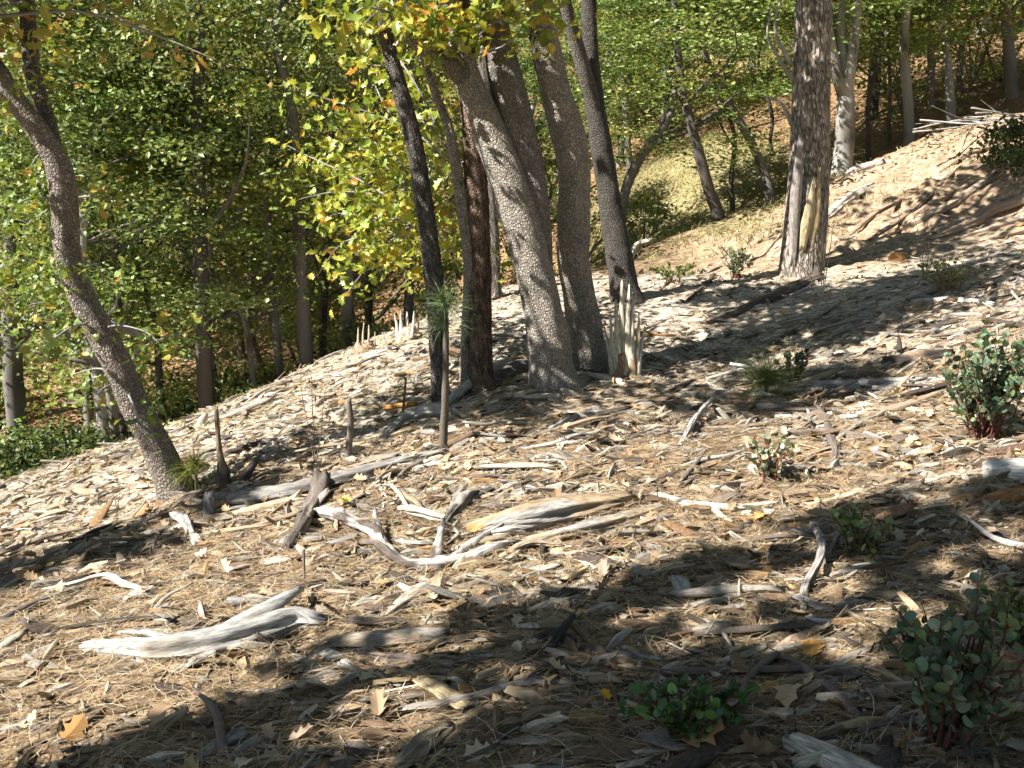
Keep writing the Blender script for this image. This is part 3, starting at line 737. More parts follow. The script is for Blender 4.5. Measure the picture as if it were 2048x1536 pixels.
link("crown", g.mesh("crown", M_NEEDLE, origin=bP), pine, kind="stuff")

# --- woods beyond: trunks the photograph shows, then the fill
left = "oaks in the gully behind the sunlit slope"; right = "oaks on the slope behind the pine"
L = [  # u, v, Y, w, px path, label, kind, ci, height, crown_at, colour
    (30, 862, 14.0, 34, [(28, 760), (22, 640), (26, 480), (30, 300)], "thick shaded trunk at the gully's dark lower end by the brush", "green", 0, 9, 2.6, GREY),
    (212, 885, 13.0, 20, [(200, 800), (185, 700), (160, 600)], "grey stem leaning behind the forked leaning oak, lowest one of a trio", "green", 1, 8, 2.4, PALEBARK),
    (232, 880, 13.3, 18, [(222, 800), (210, 700)], "grey stem leaning behind the forked leaning oak, middle one of a trio", "lime", 2, 8, 2.6, GREY),
    (250, 875, 13.6, 16, [(243, 800), (238, 680)], "dark stem behind the forked leaning oak, highest one of a trio", "green", 3, 8, 2.4, DARKBARK),
    (322, 850, 14.4, 14, [(318, 760), (312, 660)], "thin dark trunk between the trio of stems and the slope's edge", "green", 2, 7, 2.4, DARKBARK),
    (412, 815, 13.6, 30, [(406, 700), (402, 560), (398, 400), (392, 220)], "upright dark trunk touching the slope's edge behind the broken stake", "green", 1, 10, 3.0, DARKBARK),
    (430, 800, 15.5, 20, [(405, 640), (370, 500), (335, 400), (310, 280)], "long grey trunk slanting behind the upright dark one", "lime", 3, 10, 3.0, PALEBARK),
    (512, 785, 14.5, 11, [(502, 720), (490, 640)], "pair-like thin pale sapling trunk at the slope's edge", "lime", 0, 6, 1.8, PALEBARK),
    (560, 770, 15.2, 16, [(552, 660), (540, 560), (535, 430)], "slim pale trunk with peeling bark at the gully's rim", "gold", 0, 9, 3.0, PALEBARK),
    (616, 740, 14.6, 26, [(606, 620), (600, 500), (594, 380), (585, 230)], "sturdy dark trunk near the splintered stumps on the slope's edge", "green", 1, 10, 3.2, GREY),
    (640, 735, 16.5, 14, [(648, 600), (655, 480)], "thin dark trunk just uphill of the sturdy one at the rim", "lime", 2, 8, 3.2, DARKBARK),
    (694, 705, 15.6, 20, [(694, 600), (698, 500), (700, 380)], "pale grey trunk rising close behind the splintered stumps", "green", 3, 9, 3.0, PALEBARK),
    (735, 690, 18.0, 16, [(736, 580), (732, 470)], "dark trunk deep in the shade behind the splintered stumps", "green", 2, 9, 3.4, DARKBARK),
    (815, 655, 17.0, 18, [(818, 560), (822, 440)], "grey trunk in deep shade behind the twin stumps and yellow leaves", "green", 0, 9, 3.2, GREY),
    (170, 760, 19.0, 18, [(172, 640), (176, 520)], "mid-distance trunk in the gully behind the leaning oak", "gold", 3, 9, 2.6, GREY),
    (305, 640, 24.0, 16, [(285, 540), (262, 470)], "slanting trunk on the sunlit russet patch across the gully", "lime", 1, 8, 2.8, GREY),
    (255, 640, 25.0, 12, [(250, 540), (244, 450)], "thin trunk on the russet patch across the gully", "russet", 2, 8, 2.8, DARKBARK),
    (480, 660, 23.0, 14, [(470, 560), (455, 460)], "dim trunk across the gully, downhill of the sturdy dark one", "green", 0, 9, 2.8, GREY),
]
for (u, v, Y, w, px, lab, kd, ci, ht, ca, col) in L: far_tree(u, v, Y, w, px, lab, kd, ci, ht * .8, ca * .9, col=col, group=left, cs=.92, nl=9)
Rr = [
    (1440, 462, 16.6, 22, [(1425, 400), (1405, 330), (1385, 260), (1362, 170)], "dark oak slanting over the olive clearing", "lime", 0, 8, 1.7, DARKBARK, []),
    (1541, 412, 17.6, 18, [(1530, 350), (1505, 290), (1478, 240), (1440, 180)], "grey oak leaning beside the pine, at the clearing's edge", "lime", 1, 8, 1.7, GREY, []),
    (1465, 430, 18.5, 9, [(1462, 360), (1470, 280)], "very thin dark stem between the two slanting oaks", "lime", 2, 6, 1.7, DARKBARK, []),
    (1543, 370, 20.5, 8, [(1542, 300), (1545, 240)], "thin black stem close behind the pine's scarred foot", "lime", 3, 6, 1.7, DARKBARK, []),
    (1240, 420, 17.5, 18, [(1262, 350), (1290, 300), (1330, 250)], "crooked low oak leaning behind the dark straight trunk", "lime", 2, 6, 1.7, GREY, []),
    (1683, 340, 16.8, 36, [(1688, 280), (1690, 210), (1690, 180)], "pale forked oak standing close behind the pine", "lime", 3, 9, 1.7, PALEBARK, [(26, (1688, 190), (1668, 130), (1655, 60), (1640, -40)), (22, (1692, 190), (1704, 120), (1712, 40), (1722, -60))]),
    (1735, 322, 18.5, 9, [(1736, 270), (1738, 200)], "thin dark stem beside the pale forked oak", "lime", 0, 6, 1.7, DARKBARK, []),
    (1777, 312, 19.0, 7, [(1778, 260), (1780, 200)], "thinnest stem on the russet ground behind the bank", "gold", 1, 6, 1.7, DARKBARK, []),
    (1816, 302, 17.8, 20, [(1818, 240), (1812, 160), (1808, 60)], "grey lichened trunk where the bank meets the russet ground", "lime", 2, 9, 1.7, PALEBARK, []),
    (1863, 285, 20.0, 14, [(1866, 220), (1862, 120), (1852, 0)], "slim pinkish trunk behind the bank, near a fallen white limb", "lime", 0, 8, 1.7, (.3, .25, .22), []),
    (1902, 265, 18.6, 18, [(1900, 200), (1895, 120), (1885, 20)], "tall grey trunk on top of the bank beside the brush pile", "lime", 3, 9, 1.7, PALEBARK, []),
    (1926, 250, 21.0, 12, [(1926, 180), (1922, 100)], "slim trunk in front of the golden bush on the bank", "gold", 2, 7, 1.7, GREY, []),
    (2020, 232, 19.5, 22, [(2022, 160), (2016, 80), (2010, 0)], "trunk rising behind the brush pile on the bank", "lime", 1, 9, 1.7, GREY, []),
    (1260, 360, 24.0, 12, [(1256, 290), (1250, 220)], "distant oak above the shaded hollow in the olive clearing", "lime", 3, 8, 1.7, GREY, []),
]
for (u, v, Y, w, px, lab, kd, ci, ht, ca, col, fk) in Rr: far_tree(u, v, Y, w, px, lab, kd, ci, ht * .66, ca, col=col, group=right, forks=fk)
labs = {"green": "green oak standing among many on the wooded far hillside", "lime": "yellow-green oak standing among many on the wooded far hillside", "gold": "golden oak standing among many on the wooded far hillside", "russet": "russet-tinged oak standing among many on the wooded far hillside"}
for row, (Y, dx) in enumerate(((21, 3.6), (25.5, 3.6), (30, 3.8), (36, 4.2), (43, 4.8), (52, 5.6))):
    x = -.56 * Y - 1 + U(0, dx)
    while x < .62 * Y + 3:
        xx = x + U(-.8, .8); yy = Y + U(-1.6, 1.6); x += dx
        if yy < 28 and 1.2 < xx < 6.5 and yy > 14: continue
        k = rng.choice(["green", "lime", "gold", "russet"], p=[.62, .2, .06, .12] if xx < 1 else [.22, .58, .12, .08])
        far_tree(0, 0, 0, U(.16, .32) * FPX / yy, (), labs[k], k, int(rng.integers(4)), U(7.5, 10.5) * (.62 if xx > -4 and yy < 40 else .8), U(.5, 1.4), group="oaks on the wooded far hillside", xy=(xx, yy), cs=U(1.0, 1.35), nl=4, col=[GREY, PALEBARK, DARKBARK][int(rng.integers(3))])
for k, (x, y) in enumerate([(-6.6, 16.2), (-9.6, 17.8), (-4.4, 18.4), (-11.5, 21.0)]):
    far_tree(0, 0, 0, U(.16, .26) * FPX / y, (), "shady green oak standing low in the gully", "green", k % 4, 6.5, .8, group="oaks standing low in the gully", xy=(x, y), cs=1.15, nl=5, col=[GREY, DARKBARK][k % 2])
for k in range(8):
    x = 1.0 + k * 1.5 + U(-.3, .3); y = 25.4 + U(-.6, 1.6) + max(0, k - 4) * .3
    far_tree(0, 0, 0, U(.14, .24) * FPX / y, (), "lime-leaved oak in the row above the olive clearing", "lime", k % 4, 5.6, U(.5, 1.0), group="lime-leaved oaks above the olive clearing", xy=(x, y), cs=.95, nl=5, col=[GREY, PALEBARK][k % 2])
# low brush along the gully's rim
def brush(u, v, Y, R_, H, n, stops, label, leaf=.07):
    b = at(u, v, Y); b[2] = float(hgt(b[0], b[1]))
    t = link("brush", None, loc=b, label=label, cat="bush", group="bushes along the gully")
    g = Geo()
    for k in range(7):
        a = U(0, 6.28); LIMBSEED[0] += 1
        tube(g, [b - [0, 0, .1], b + [math.cos(a) * R_ * .4, math.sin(a) * R_ * .4, H * .5], b + [math.cos(a) * R_ * .8, math.sin(a) * R_ * .8, H * .9]], [.02, .012, .004], 5, 6, GREY, seed=LIMBSEED[0])
    link("stems", g.mesh("stems", M_BARK, origin=b), t, kind="stuff")
    c = crown_geo(int(u), R_, H, n, leaf, stops, clumps=36, low=.6, spread=.5)
    link("crown", c.mesh("leaf_crown", M_LEAF, smooth=False), t, kind="stuff")
for q in [(40, 960, 11.6, .9, 1.1, 1500, GREEN, "dark low bush at the gully's lower end"), (120, 930, 12.2, .9, 1.0, 1500, GREEN, "dark bush below the trio of grey stems"),
          (520, 800, 13.4, .6, .7, 900, GREEN, "small dark bush beside the thin pale sapling trunk"), (470, 760, 15.5, 1.0, 1.6, 1800, GREEN, "leafy green bush between upright dark and slim pale trunks"),
          (760, 680, 15.5, .9, 1.3, 1500, GREEN, "shaded bush close behind the splintered stumps"), (330, 800, 14.6, .9, 1.8, 1700, LIME, "bright leafy bush behind the forked leaning oak"),
          (20, 905, 11.4, .9, 1.0, 2200, GULLY_SHADE, "near-black low bush filling the gully's lowest corner"), (110, 890, 12.2, 1.0, 1.1, 2200, GULLY_SHADE, "dark bush at the feet of the trio of grey stems"), (190, 880, 12.9, .9, .9, 1800, GULLY_SHADE, "dark bush between the trio of stems and the slope's edge"),
          (300, 845, 13.4, .9, .9, 1800, GULLY_SHADE, "dark bush behind the foot of the forked leaning oak"), (380, 810, 14.4, 1.0, 1.2, 2000, GULLY_SHADE, "dark bush beside the upright dark trunk"), (560, 750, 15.2, 1.0, 1.2, 2000, GULLY_SHADE, "dark bush around the slim pale trunk with peeling bark"), (660, 715, 15.4, .9, 1.1, 1800, GULLY_SHADE, "dark bush between the rim's sturdy and pale grey trunks"),
          (-650, 800, 10.1, 1.3, 3.4, 3600, GREEN, "dense thicket bush at the foot of the gully, lowest of its row"), (-790, 800, 10.7, 1.4, 3.6, 3600, GREEN, "dense thicket bush at the foot of the gully, beside the lowest one"), (-420, 790, 12.3, 1.3, 3.2, 3600, GREEN, "dense thicket bush farther along the foot of the gully"), (-560, 790, 11.8, 1.4, 3.6, 3600, GREEN, "dense thicket bush in the middle of the gully's foot"),  # tall bushes out of view, added to keep sun off the gully floor
          (1940, 215, 21.5, 1.1, 2.2, 2200, GOLD, "golden bush on top of the bank"), (1770, 260, 22.5, 1.2, 2.0, 2200, LIME, "yellow-green bush on the russet ground behind the bank"),
          (1290, 420, 18.0, .6, 1.0, 900, LIME, "small yellow-green bush at the olive clearing's lower edge")]:
    brush(*q)

for k in range(46):
    Y = U(19, 40); x = U(-.6, .6) * Y
    if Y < 27 and .8 < x < 6.8: continue
    c = [GREEN, LIME, GOLD][int(rng.choice(3, p=[.6, .3, .1] if x < 1 else [.15, .7, .15]))]
    brush(1024 + x / Y * 1960, 500, Y, U(1.0, 1.7), U(1.6, 3.2), 1500, c, "leafy bush growing under the trees of the far hillside", .09)
# --- oaks up the slope to the left, whose shade falls over the near litter
def shade_oak(x, y, hgt_, crown_pos, Rx, H, n, label, leaf=.13, r=.15, clumps=60):
    b = np.array([x, y, float(hgt(x, y))])
    t = link("oak_tree", None, loc=b, label=label, cat="tree")
    g = Geo(); c = np.array(crown_pos)
    P, R = tube(g, [b - [0, 0, .3], b + [0, 0, .1], b * [1, 1, 0] * .6 + c * [1, 1, 0] * .4 + [0, 0, c[2] * .6], c, c + [0, 0, H * .7]], [r * 1.4, r * 1.15, r * .9, r * .6, .03], 14, 40, GREY, seed=int(900 + x * 3), rough=.1, col2=DARKBARK, c2amt=.25)
    limbs(g, P, R, 9, .45, Rx * .9, GREY, DARKBARK)
    link("trunk", g.mesh("trunk", M_BARK, origin=b), t)
    link("crown", crown_geo(int(x * 5), Rx, H, n, leaf, LIME, clumps=clumps, low=.8).mesh("leaf_crown", M_LEAF, smooth=False), t, c - b, kind="stuff")
shade_oak(-4.9, .3, 7, (-3.75, .5, 3.3), 1.3, 2.6, 7500, "spreading oak whose shade falls on the dark manzanitas")
shade_oak(-6.6, 3.6, 7, (-6.5, 3.6, 2.8), .7, 2.0, 1300, "slim oak casting a band of shade across the middle litter", r=.12, clumps=30)
shade_oak(-6.2, .4, 7, (-5.6, .45, 3.3), .6, 1.6, 800, "slim oak whose shade dapples the lower litter", r=.1, clumps=24)
shade_oak(-4.0, 1.5, 7, (-3.2, 2.0, 4.2), .6, 1.8, 1300, "slim oak whose shade reaches the small green manzanita", r=.1, clumps=26)
for k, (x, y) in enumerate([(6.5, -2.5), (8.5, 2.5), (10.5, 7.0), (4.0, -6.5), (-1.0, -8.0), (8.0, -8.0), (13.0, -1.0), (14.0, 5.0), (2.0, -12.0), (-6.0, -11.0), (-12.5, -1.0), (-14.0, 5.5), (-15.5, -7.0), (12.5, 11.0), (7.0, -14.0), (5.0, -3.8), (7.2, .2), (2.2, -5.0), (9.6, 4.6), (11.5, -4.0)]):
    far_tree(0, 0, 0, U(.22, .34) * 30, (), "oak of the open wood around the litter slope", ["green", "lime"][k % 2], k % 4, 7.5 if x < -8 else 14.0, 1.4 if x < -8 else 2.4, group="oaks of the open wood around the slope", xy=(x, y), cs=1.2 if x < -8 else 1.6, nl=6)

# ------------------------------------------------------------------ dead wood that can be told apart
GREYW = (.40, .375, .34); BLEACH = (.58, .545, .49); TANW = (.50, .40, .285); BROWNW = (.30, .21, .14); DARKW = (.11, .092, .08); YELW = (.56, .44, .26); ROT = (.36, .17, .07)
def px_wood(name, label, cat, pts, w, col, col2=None, c2=.3, flat=.75, jag=(.35, .35), groove=.28, rough=.22, seg=30, rows=30, lift=.22, lifts=None, seed=0, taper=None, branches=(), square=.25, mat=None, group=None):
    """a piece of wood laid on the ground along photo points; w px wide"""
    W = [gat(u, v) for u, v in pts]
    ws = w if isinstance(w, (list, tuple)) else [w] * len(pts)
    rad = [a / 2 * mpp(p) for a, p in zip(ws, W)]
    P = []
    for i, (p, r) in enumerate(zip(W, rad)):
        P.append(p + [0, 0, r * flat * lift + (lifts[i] if lifts else 0)])
    o = np.mean(P, 0); o[2] = float(hgt(o[0], o[1]))
    g = Geo(); j = (jag[0] * rad[0] * 4, jag[1] * rad[-1] * 4)
    tube(g, P, rad, seg, rows, col, flat=flat, rough=rough, groove=groove, jag=j, seed=seed, col2=col2, c2amt=c2, square=square)
    me = g.mesh(name, mat or M_WOOD, origin=o)
    if not branches:
        return link(name, me, loc=o, label=label, cat=cat, group=group)
    t = link(name, None, loc=o, label=label, cat=cat, group=group)
    link("stem", me, t)
    for k, (bp, bw, bl) in enumerate(branches):
        Q = [gat(u, v) for u, v in bp]; rr = [a / 2 * mpp(q) for a, q in zip(bw, Q)]
        Q = [q + [0, 0, r * flat * .5 + l] for q, r, l in zip(Q, rr, bl)]
        g = Geo(); tube(g, Q, rr, 10, 14, col, flat=.85, rough=rough, groove=groove, jag=(0, rr[-1] * 1.6), seed=seed + 40 + k, col2=col2, c2amt=c2)
        link("branch", g.mesh("branch", mat or M_WOOD, origin=o), t)
    return t
W = px_wood
W("bleached_log", "curved silvery log with a long dark crack and frayed end", "log", [(172, 1300), (250, 1312), (340, 1314), (430, 1300), (520, 1274), (600, 1252), (640, 1250)], [22, 40, 54, 58, 54, 46, 30], (.47, .45, .42), (.36, .32, .27), .16, flat=1.0, jag=(.6, .7), groove=.2, rough=.10, seg=40, rows=60, lift=.55, seed=1,
  branches=[([(430, 1290), (500, 1262), (556, 1236), (600, 1220)], [26, 34, 34, 18], [.03, .04, .05, .07]), ([(340, 1296), (290, 1280), (240, 1268)], [16, 18, 12], [.02, .012, 0])])
W("half_round_wood", "grey-brown half-round slab lying end-on to the curved silvery log", "log", [(672, 1292), (760, 1282), (885, 1272)], [36, 44, 34], (.38, .31, .235), GREYW, .4, flat=.6, jag=(.5, .4), seed=2, seg=34)
W("bark_stick", "dark knobbly bark-covered stick below the grey-brown slab", "stick", [(690, 1308), (790, 1322), (900, 1326), (985, 1322)], [14, 20, 20, 12], (.16, .12, .10), None, rough=.3, flat=1, seed=3, mat=M_BARK)
W("split_log", "broad split log with flat brown face in the sunny middle", "log", [(948, 1062), (1030, 1052), (1120, 1036), (1200, 1018), (1256, 1002)], [34, 66, 74, 60, 36], (.46, .34, .215), GREYW, .35, flat=.62, jag=(.6, .35), groove=.22, seg=34, rows=34, seed=4, lift=.6, square=.35)
W("split_rail", "long narrow tan rail lying along the split log's foot", "log", [(1056, 1086), (1150, 1066), (1240, 1044), (1326, 1016)], [24, 30, 30, 18], (.48, .38, .27), GREYW, .3, flat=.8, jag=(.5, .5), seed=5, seg=34, rows=30)
W("forked_branch", "gnarled dark branch bleached white at its forked part", "branch", [(640, 1036), (690, 1052), (740, 1080), (772, 1112), (810, 1132), (868, 1140), (930, 1126), (985, 1104), (1064, 1080)], [24, 22, 19, 22, 20, 26, 22, 16, 6], (.56, .52, .47), (.16, .13, .11), .42, flat=.95, rough=.38, groove=.3, seg=28, rows=70, seed=6, lifts=[.03, .035, .04, .03, .01, .01, .01, .015, .01],
  branches=[([(770, 1112), (756, 1088), (750, 1046)], [28, 18, 3], [.02, .05, .09]), ([(868, 1140), (878, 1102), (888, 1062)], [22, 18, 9], [.01, .03, .05]), ([(780, 1080), (830, 1098), (868, 1096)], [10, 13, 12], [.0, .02, .02]), ([(905, 1128), (960, 1092), (1010, 1066)], [18, 16, 4], [.01, .03, .05])])
W("dark_stub", "crooked dark bark-covered stub standing over the white forked branch", "branch", [(576, 1102), (594, 1078), (616, 1040), (638, 1004), (644, 968)], [28, 26, 28, 34, 36], (.14, .115, .10), (.26, .22, .18), .2, flat=1, rough=.4, jag=(.1, .25), seg=34, rows=34, seed=7, lifts=[0, .015, .03, .03, .03], mat=M_BARK)
W("shaded_log", "long grey weathered log lying in the band of shade", "log", [(470, 1002), (560, 990), (680, 962), (790, 932), (884, 908)], [34, 40, 36, 30, 18], (.30, .28, .255), (.15, .135, .12), .3, flat=.75, jag=(.4, .6), seed=8, seg=34, rows=40)
W("tan_log", "tan split log between broken stake and dark crooked stub", "log", [(430, 1042), (520, 1022), (612, 1000)], [30, 38, 26], TANW, BROWNW, .4, jag=(.5, .5), seed=9, flat=.6)
W("pale_board", "short pale squared board lying at the shaded log's thin end", "board", [(812, 944), (900, 926)], [20, 22], (.62, .585, .53), None, jag=(.05, .05), square=.8, flat=.5, groove=.05, seed=10)
W("thin_board", "narrow tan board leading on from the short pale board", "board", [(902, 930), (988, 918)], [12, 12], TANW, None, jag=(.2, .1), square=.7, flat=.6, seed=11)
W("split_wood", "wide yellow-brown slab of split wood lying in deep shade", "wood", [(812, 1350), (870, 1384), (932, 1420)], [22, 46, 40], YELW, TANW, .3, flat=.35, jag=(.6, .3), seed=12, seg=34, square=.3, lift=.9)
W("grey_wood", "narrow grey slab leaning beside the wide yellow-brown slab", "wood", [(884, 1340), (940, 1398)], [22, 26], (.33, .30, .27), None, flat=.4, jag=(.6, .3), seed=13, lift=.9)
W("silver_stick", "flat grey stick pointing at the bark-covered stick", "stick", [(530, 1394), (600, 1372), (672, 1346)], [12, 20, 18], (.37, .35, .32), None, flat=.5, jag=(.7, .2), seed=14)
W("white_shard", "white splintered shard at the bark-covered stick's thick end", "shard", [(644, 1302), (680, 1326), (712, 1342)], [16, 28, 12], BLEACH, None, flat=.5, jag=(.7, .8), groove=.35, seed=15)
W("sawn_timber", "pale squared timber with a clean sawn end among shaded shrubs", "timber", [(1578, 1488), (1660, 1526), (1800, 1586)], [48, 50, 52], (.60, .56, .49), TANW, .15, flat=.7, jag=(.02, .02), square=.85, groove=.03, rough=.03, seg=34, rows=30, seed=16)
W("white_log", "thick whitish peeled log beside the red rotten wood", "log", [(1972, 950), (2040, 952), (2160, 960)], [50, 56, 60], (.62, .60, .56), (.40, .38, .35), .2, flat=1, jag=(.02, .1), groove=.04, rough=.05, seg=34, seed=17)
W("rotten_wood", "red-brown crumbling rotten wood below the whitish log", "log", [(1940, 1012), (2010, 1004), (2110, 996)], [22, 52, 60], ROT, BROWNW, .3, flat=.5, jag=(.6, .3), rough=.3, groove=.3, seed=18, seg=34)
W("dark_rotten_log", "dark brown log behind the whitish peeled log", "log", [(1980, 908), (2040, 904), (2120, 902)], [14, 26, 26], (.14, .085, .06), None, seed=19, flat=.8, mat=M_BARK)
W("bark_pole", "straight brown bark-covered pole pointing at the tall manzanita", "branch", [(1728, 842), (1800, 820), (1880, 792)], [22, 22, 18], (.34, .255, .18), None, flat=1, jag=(.2, .2), groove=.06, seed=20, mat=M_BARK)
W("charred_log", "short charred black log with a stub on the sunlit ground", "log", [(1772, 726), (1830, 722), (1900, 712)], [22, 28, 18], (.06, .05, .045), BROWNW, .12, flat=1, rough=.2, seed=21, mat=M_BARK,
  branches=[([(1800, 712), (1797, 706), (1796, 702)], [14, 10, 6], [.02, .06, .09])])
W("dark_root", "dark crooked stick hooked beside the red-stemmed manzanita", "stick", [(1652, 848), (1660, 880), (1672, 905), (1668, 936)], [14, 18, 18, 14], (.17, .135, .115), None, flat=1, rough=.2, seed=22, mat=M_BARK)
W("root_stick", "brown stick lying across the dark crooked stick", "stick", [(1560, 872), (1670, 868), (1760, 884)], [12, 16, 10], (.26, .2, .155), None, flat=1, rough=.2, seed=23)
W("curved_root", "thin grey S-shaped root arching in front of small manzanita", "root", [(1622, 1062), (1634, 1096), (1640, 1130), (1632, 1160), (1612, 1186), (1606, 1224)], [10, 12, 15, 14, 16, 12], (.42, .385, .35), (.2, .17, .15), .35, flat=1, rough=.12, rows=40, seed=24, lifts=[.02, .06, .08, .06, .03, 0])
W("upright_twig", "short grey twig stuck upright by the thin S-shaped root", "twig", [(1642, 1140), (1660, 1112), (1672, 1082)], [12, 10, 8], (.36, .31, .27), None, flat=1, seed=25, lifts=[0, .02, .02])
W("brown_stick", "dark brown stick at the foot of the small manzanita", "stick", [(1650, 1150), (1700, 1140), (1752, 1118)], [10, 14, 8], (.16, .10, .06), None, flat=.8, seed=26)
W("pale_crook", "smooth pale crooked stick at the edge of the deep shade", "stick", [(1336, 1222), (1400, 1212), (1450, 1200), (1484, 1190)], [8, 14, 14, 12], (.60, .52, .42), None, flat=.9, groove=.05, seed=27)
W("white_chip", "squarish whitish slab chip standing on edge by pale crooked stick", "chip", [(1352, 1158), (1372, 1194)], [30, 34], (.56, .53, .48), None, flat=.3, jag=(.1, .1), square=.7, seed=28, lift=1.2)
W("shredded_chunk", "shredded grey chunk of wood slanting in the sunny litter", "wood", [(772, 1234), (820, 1202), (872, 1160)], [30, 42, 16], (.50, .44, .36), GREYW, .3, flat=.55, jag=(.5, .8), groove=.4, seed=29, seg=34)
W("black_stick", "black stick slanting up out of the shaded litter", "stick", [(1090, 1312), (1118, 1284), (1146, 1254)], [14, 16, 12], (.055, .05, .048), None, flat=1, seed=30, lifts=[0, .02, .04], mat=M_BARK)
W("grey_billet", "stout grey billet of wood with a rounded top end", "log", [(384, 1534), (440, 1500), (492, 1472)], [26, 38, 34], (.30, .275, .25), None, flat=.8, jag=(.4, .15), seed=31, seg=34)
W("brown_strip", "long thin brown strip of wood lying on the yellow-brown dirt", "strip", [(186, 1484), (250, 1470), (322, 1456)], [10, 18, 14], (.33, .22, .125), None, flat=.45, jag=(.8, .3), seed=32)
W("bark_branch", "bark-covered branch end lying on the shaded lower slope", "branch", [(0, 1180), (70, 1140), (150, 1094)], [24, 26, 14], (.17, .14, .12), None, flat=1, seed=33, mat=M_BARK)
W("flat_board", "flat pale board in the shade below the bark-covered branch end", "board", [(66, 1150), (130, 1144), (206, 1136)], [12, 20, 18], (.42, .40, .37), None, flat=.4, jag=(.6, .3), seed=34)
W("bleached_stick", "long bleached stick arching over dark wood on the lower slope", "stick", [(86, 1188), (150, 1176), (200, 1166), (250, 1178), (308, 1192)], [8, 10, 12, 11, 7], (.60, .55, .48), None, flat=1, seed=35, lifts=[.01, .02, .03, .02, 0])
W("shaded_stick", "dark forked stick leading into the long bleached stick", "stick", [(10, 1240), (80, 1212), (160, 1180)], [18, 18, 10], (.16, .14, .125), None, flat=1, seed=36)
W("cut_branch", "short round grey branch piece with dark bark, clear of the logs", "branch", [(458, 1208), (510, 1210), (562, 1204)], [20, 22, 18], (.25, .235, .22), DARKW, .2, flat=1, jag=(.15, .2), seed=37, mat=M_BARK)
W("brown_block", "weathered brown block of wood lying crosswise in the shaded litter by the slabs", "wood", [(806, 1536), (850, 1498), (896, 1462)], [46, 50, 34], (.30, .245, .18), None, flat=.6, jag=(.4, .4), seed=38, seg=34)
W("grey_pole", "thin straight grey pole lying in the shaded litter near the low manzanita", "stick", [(1004, 1492), (1100, 1486), (1206, 1480)], [10, 12, 10], (.42, .37, .3), None, flat=1, seed=39)
W("white_limb", "white dead limb lying on the sunlit ground uphill", "limb", [(1826, 606), (1880, 602), (1950, 606), (1994, 612)], [10, 14, 12, 7], (.74, .70, .64), None, seed=40, flat=1)
W("leaning_pole", "pale peeled pole leaning uphill beside the slim oak stems", "pole", [(886, 814), (930, 790), (1006, 756)], [14, 18, 20], (.52, .50, .455), None, flat=1, seed=41, lifts=[0, .05, .12], groove=.06)
W("crooked_limb", "crooked bleached limb in front of the slim oak stems", "limb", [(764, 884), (790, 862), (826, 842), (862, 836), (898, 838)], [10, 16, 18, 20, 16], (.58, .55, .5), None, flat=1, seed=42, lifts=[0, .02, .05, .06, .04])
W("orange_split", "small orange freshly split stick under the twiggy seedling", "stick", [(770, 830), (830, 826)], [12, 12], (.55, .27, .08), None, seed=43, lifts=[.05, .06])
W("dark_log", "dark mossy log lying behind the foot of the thick oak", "log", [(980, 770), (1020, 752), (1072, 728)], [30, 34, 30], (.15, .14, .12), (.3, .29, .26), .25, flat=.9, seed=44, mat=M_BARK)
W("grey_rib", "grey limb lying in shade uphill of the thick oak", "limb", [(1100, 862), (1150, 838), (1200, 828), (1270, 828)], [12, 16, 14, 9], (.5, .49, .47), None, flat=1, seed=45)
W("fallen_limb", "pale fallen limb on the russet ground behind the pine", "limb", [(1660, 432), (1690, 405), (1745, 372)], [18, 18, 12], (.66, .58, .5), None, flat=1, seed=46)
W("white_snag", "thick white snag lying close behind the pale forked oak", "limb", [(1690, 352), (1720, 340), (1765, 326)], [8, 16, 12], (.68, .64, .58), None, flat=1, seed=47)
W("curved_limb", "pale curved limb arching up beside the dark straight oak", "limb", [(1260, 522), (1268, 512), (1280, 505), (1304, 500)], [8, 10, 11, 8], (.66, .6, .5), None, flat=1, seed=48, lifts=[0, .08, .13, .14])
W("hillside_strip", "dark log-shaped strip lying aslant in the sunny slope below the pine", "log", [(1410, 650), (1490, 622), (1560, 592), (1640, 556)], [20, 22, 26, 24], (.13, .10, .08), (.36, .29, .2), .3, flat=.8, seed=49, mat=M_BARK)  # dark brown log-shaped strip laid aslant
W("thin_log", "slender dark stick below the small pale manzanita uphill", "stick", [(1376, 602), (1410, 574), (1428, 550)], [8, 10, 7], (.14, .11, .09), None, flat=1, seed=50)
W("sunken_log", "grey sunken log in the shade beside the pine seedling", "log", [(1600, 772), (1700, 776), (1790, 770), (1870, 764)], [22, 36, 34, 24], (.36, .34, .315), (.2, .185, .17), .3, flat=.6, groove=.3, seed=51, seg=34, rows=34)
W("flat_plank", "flat tan plank in the sun uphill of the red-stemmed manzanita", "plank", [(1650, 1006), (1720, 984), (1750, 972)], [14, 24, 16], (.50, .42, .3), None, flat=.4, jag=(.7, .4), seed=52)
W("pale_plank", "pale splintered plank pointing at the whitish peeled log", "plank", [(1786, 982), (1850, 966), (1930, 944)], [14, 22, 14], (.66, .6, .5), None, flat=.4, jag=(.8, .5), seed=53)
W("white_branch", "thin white forked dead branch beyond the red-stemmed manzanita", "branch", [(1360, 892), (1390, 850), (1428, 812)], [9, 10, 6], (.5, .48, .45), None, flat=1, seed=54, lifts=[0, .04, .06])
W("pale_strip", "very pale stringy strip of wood in the sunny middle litter", "strip", [(1310, 990), (1380, 1008), (1470, 1014), (1556, 1010)], [14, 22, 18, 8], (.76, .69, .58), None, flat=.4, jag=(.8, .8), groove=.4, seed=55)
W("buried_wood", "short broad grey slab half buried between the low and the large dark manzanitas", "wood", [(1540, 1430), (1590, 1428), (1640, 1422)], [26, 34, 24], (.34, .31, .275), None, flat=.4, jag=(.5, .3), seed=56, square=.4)
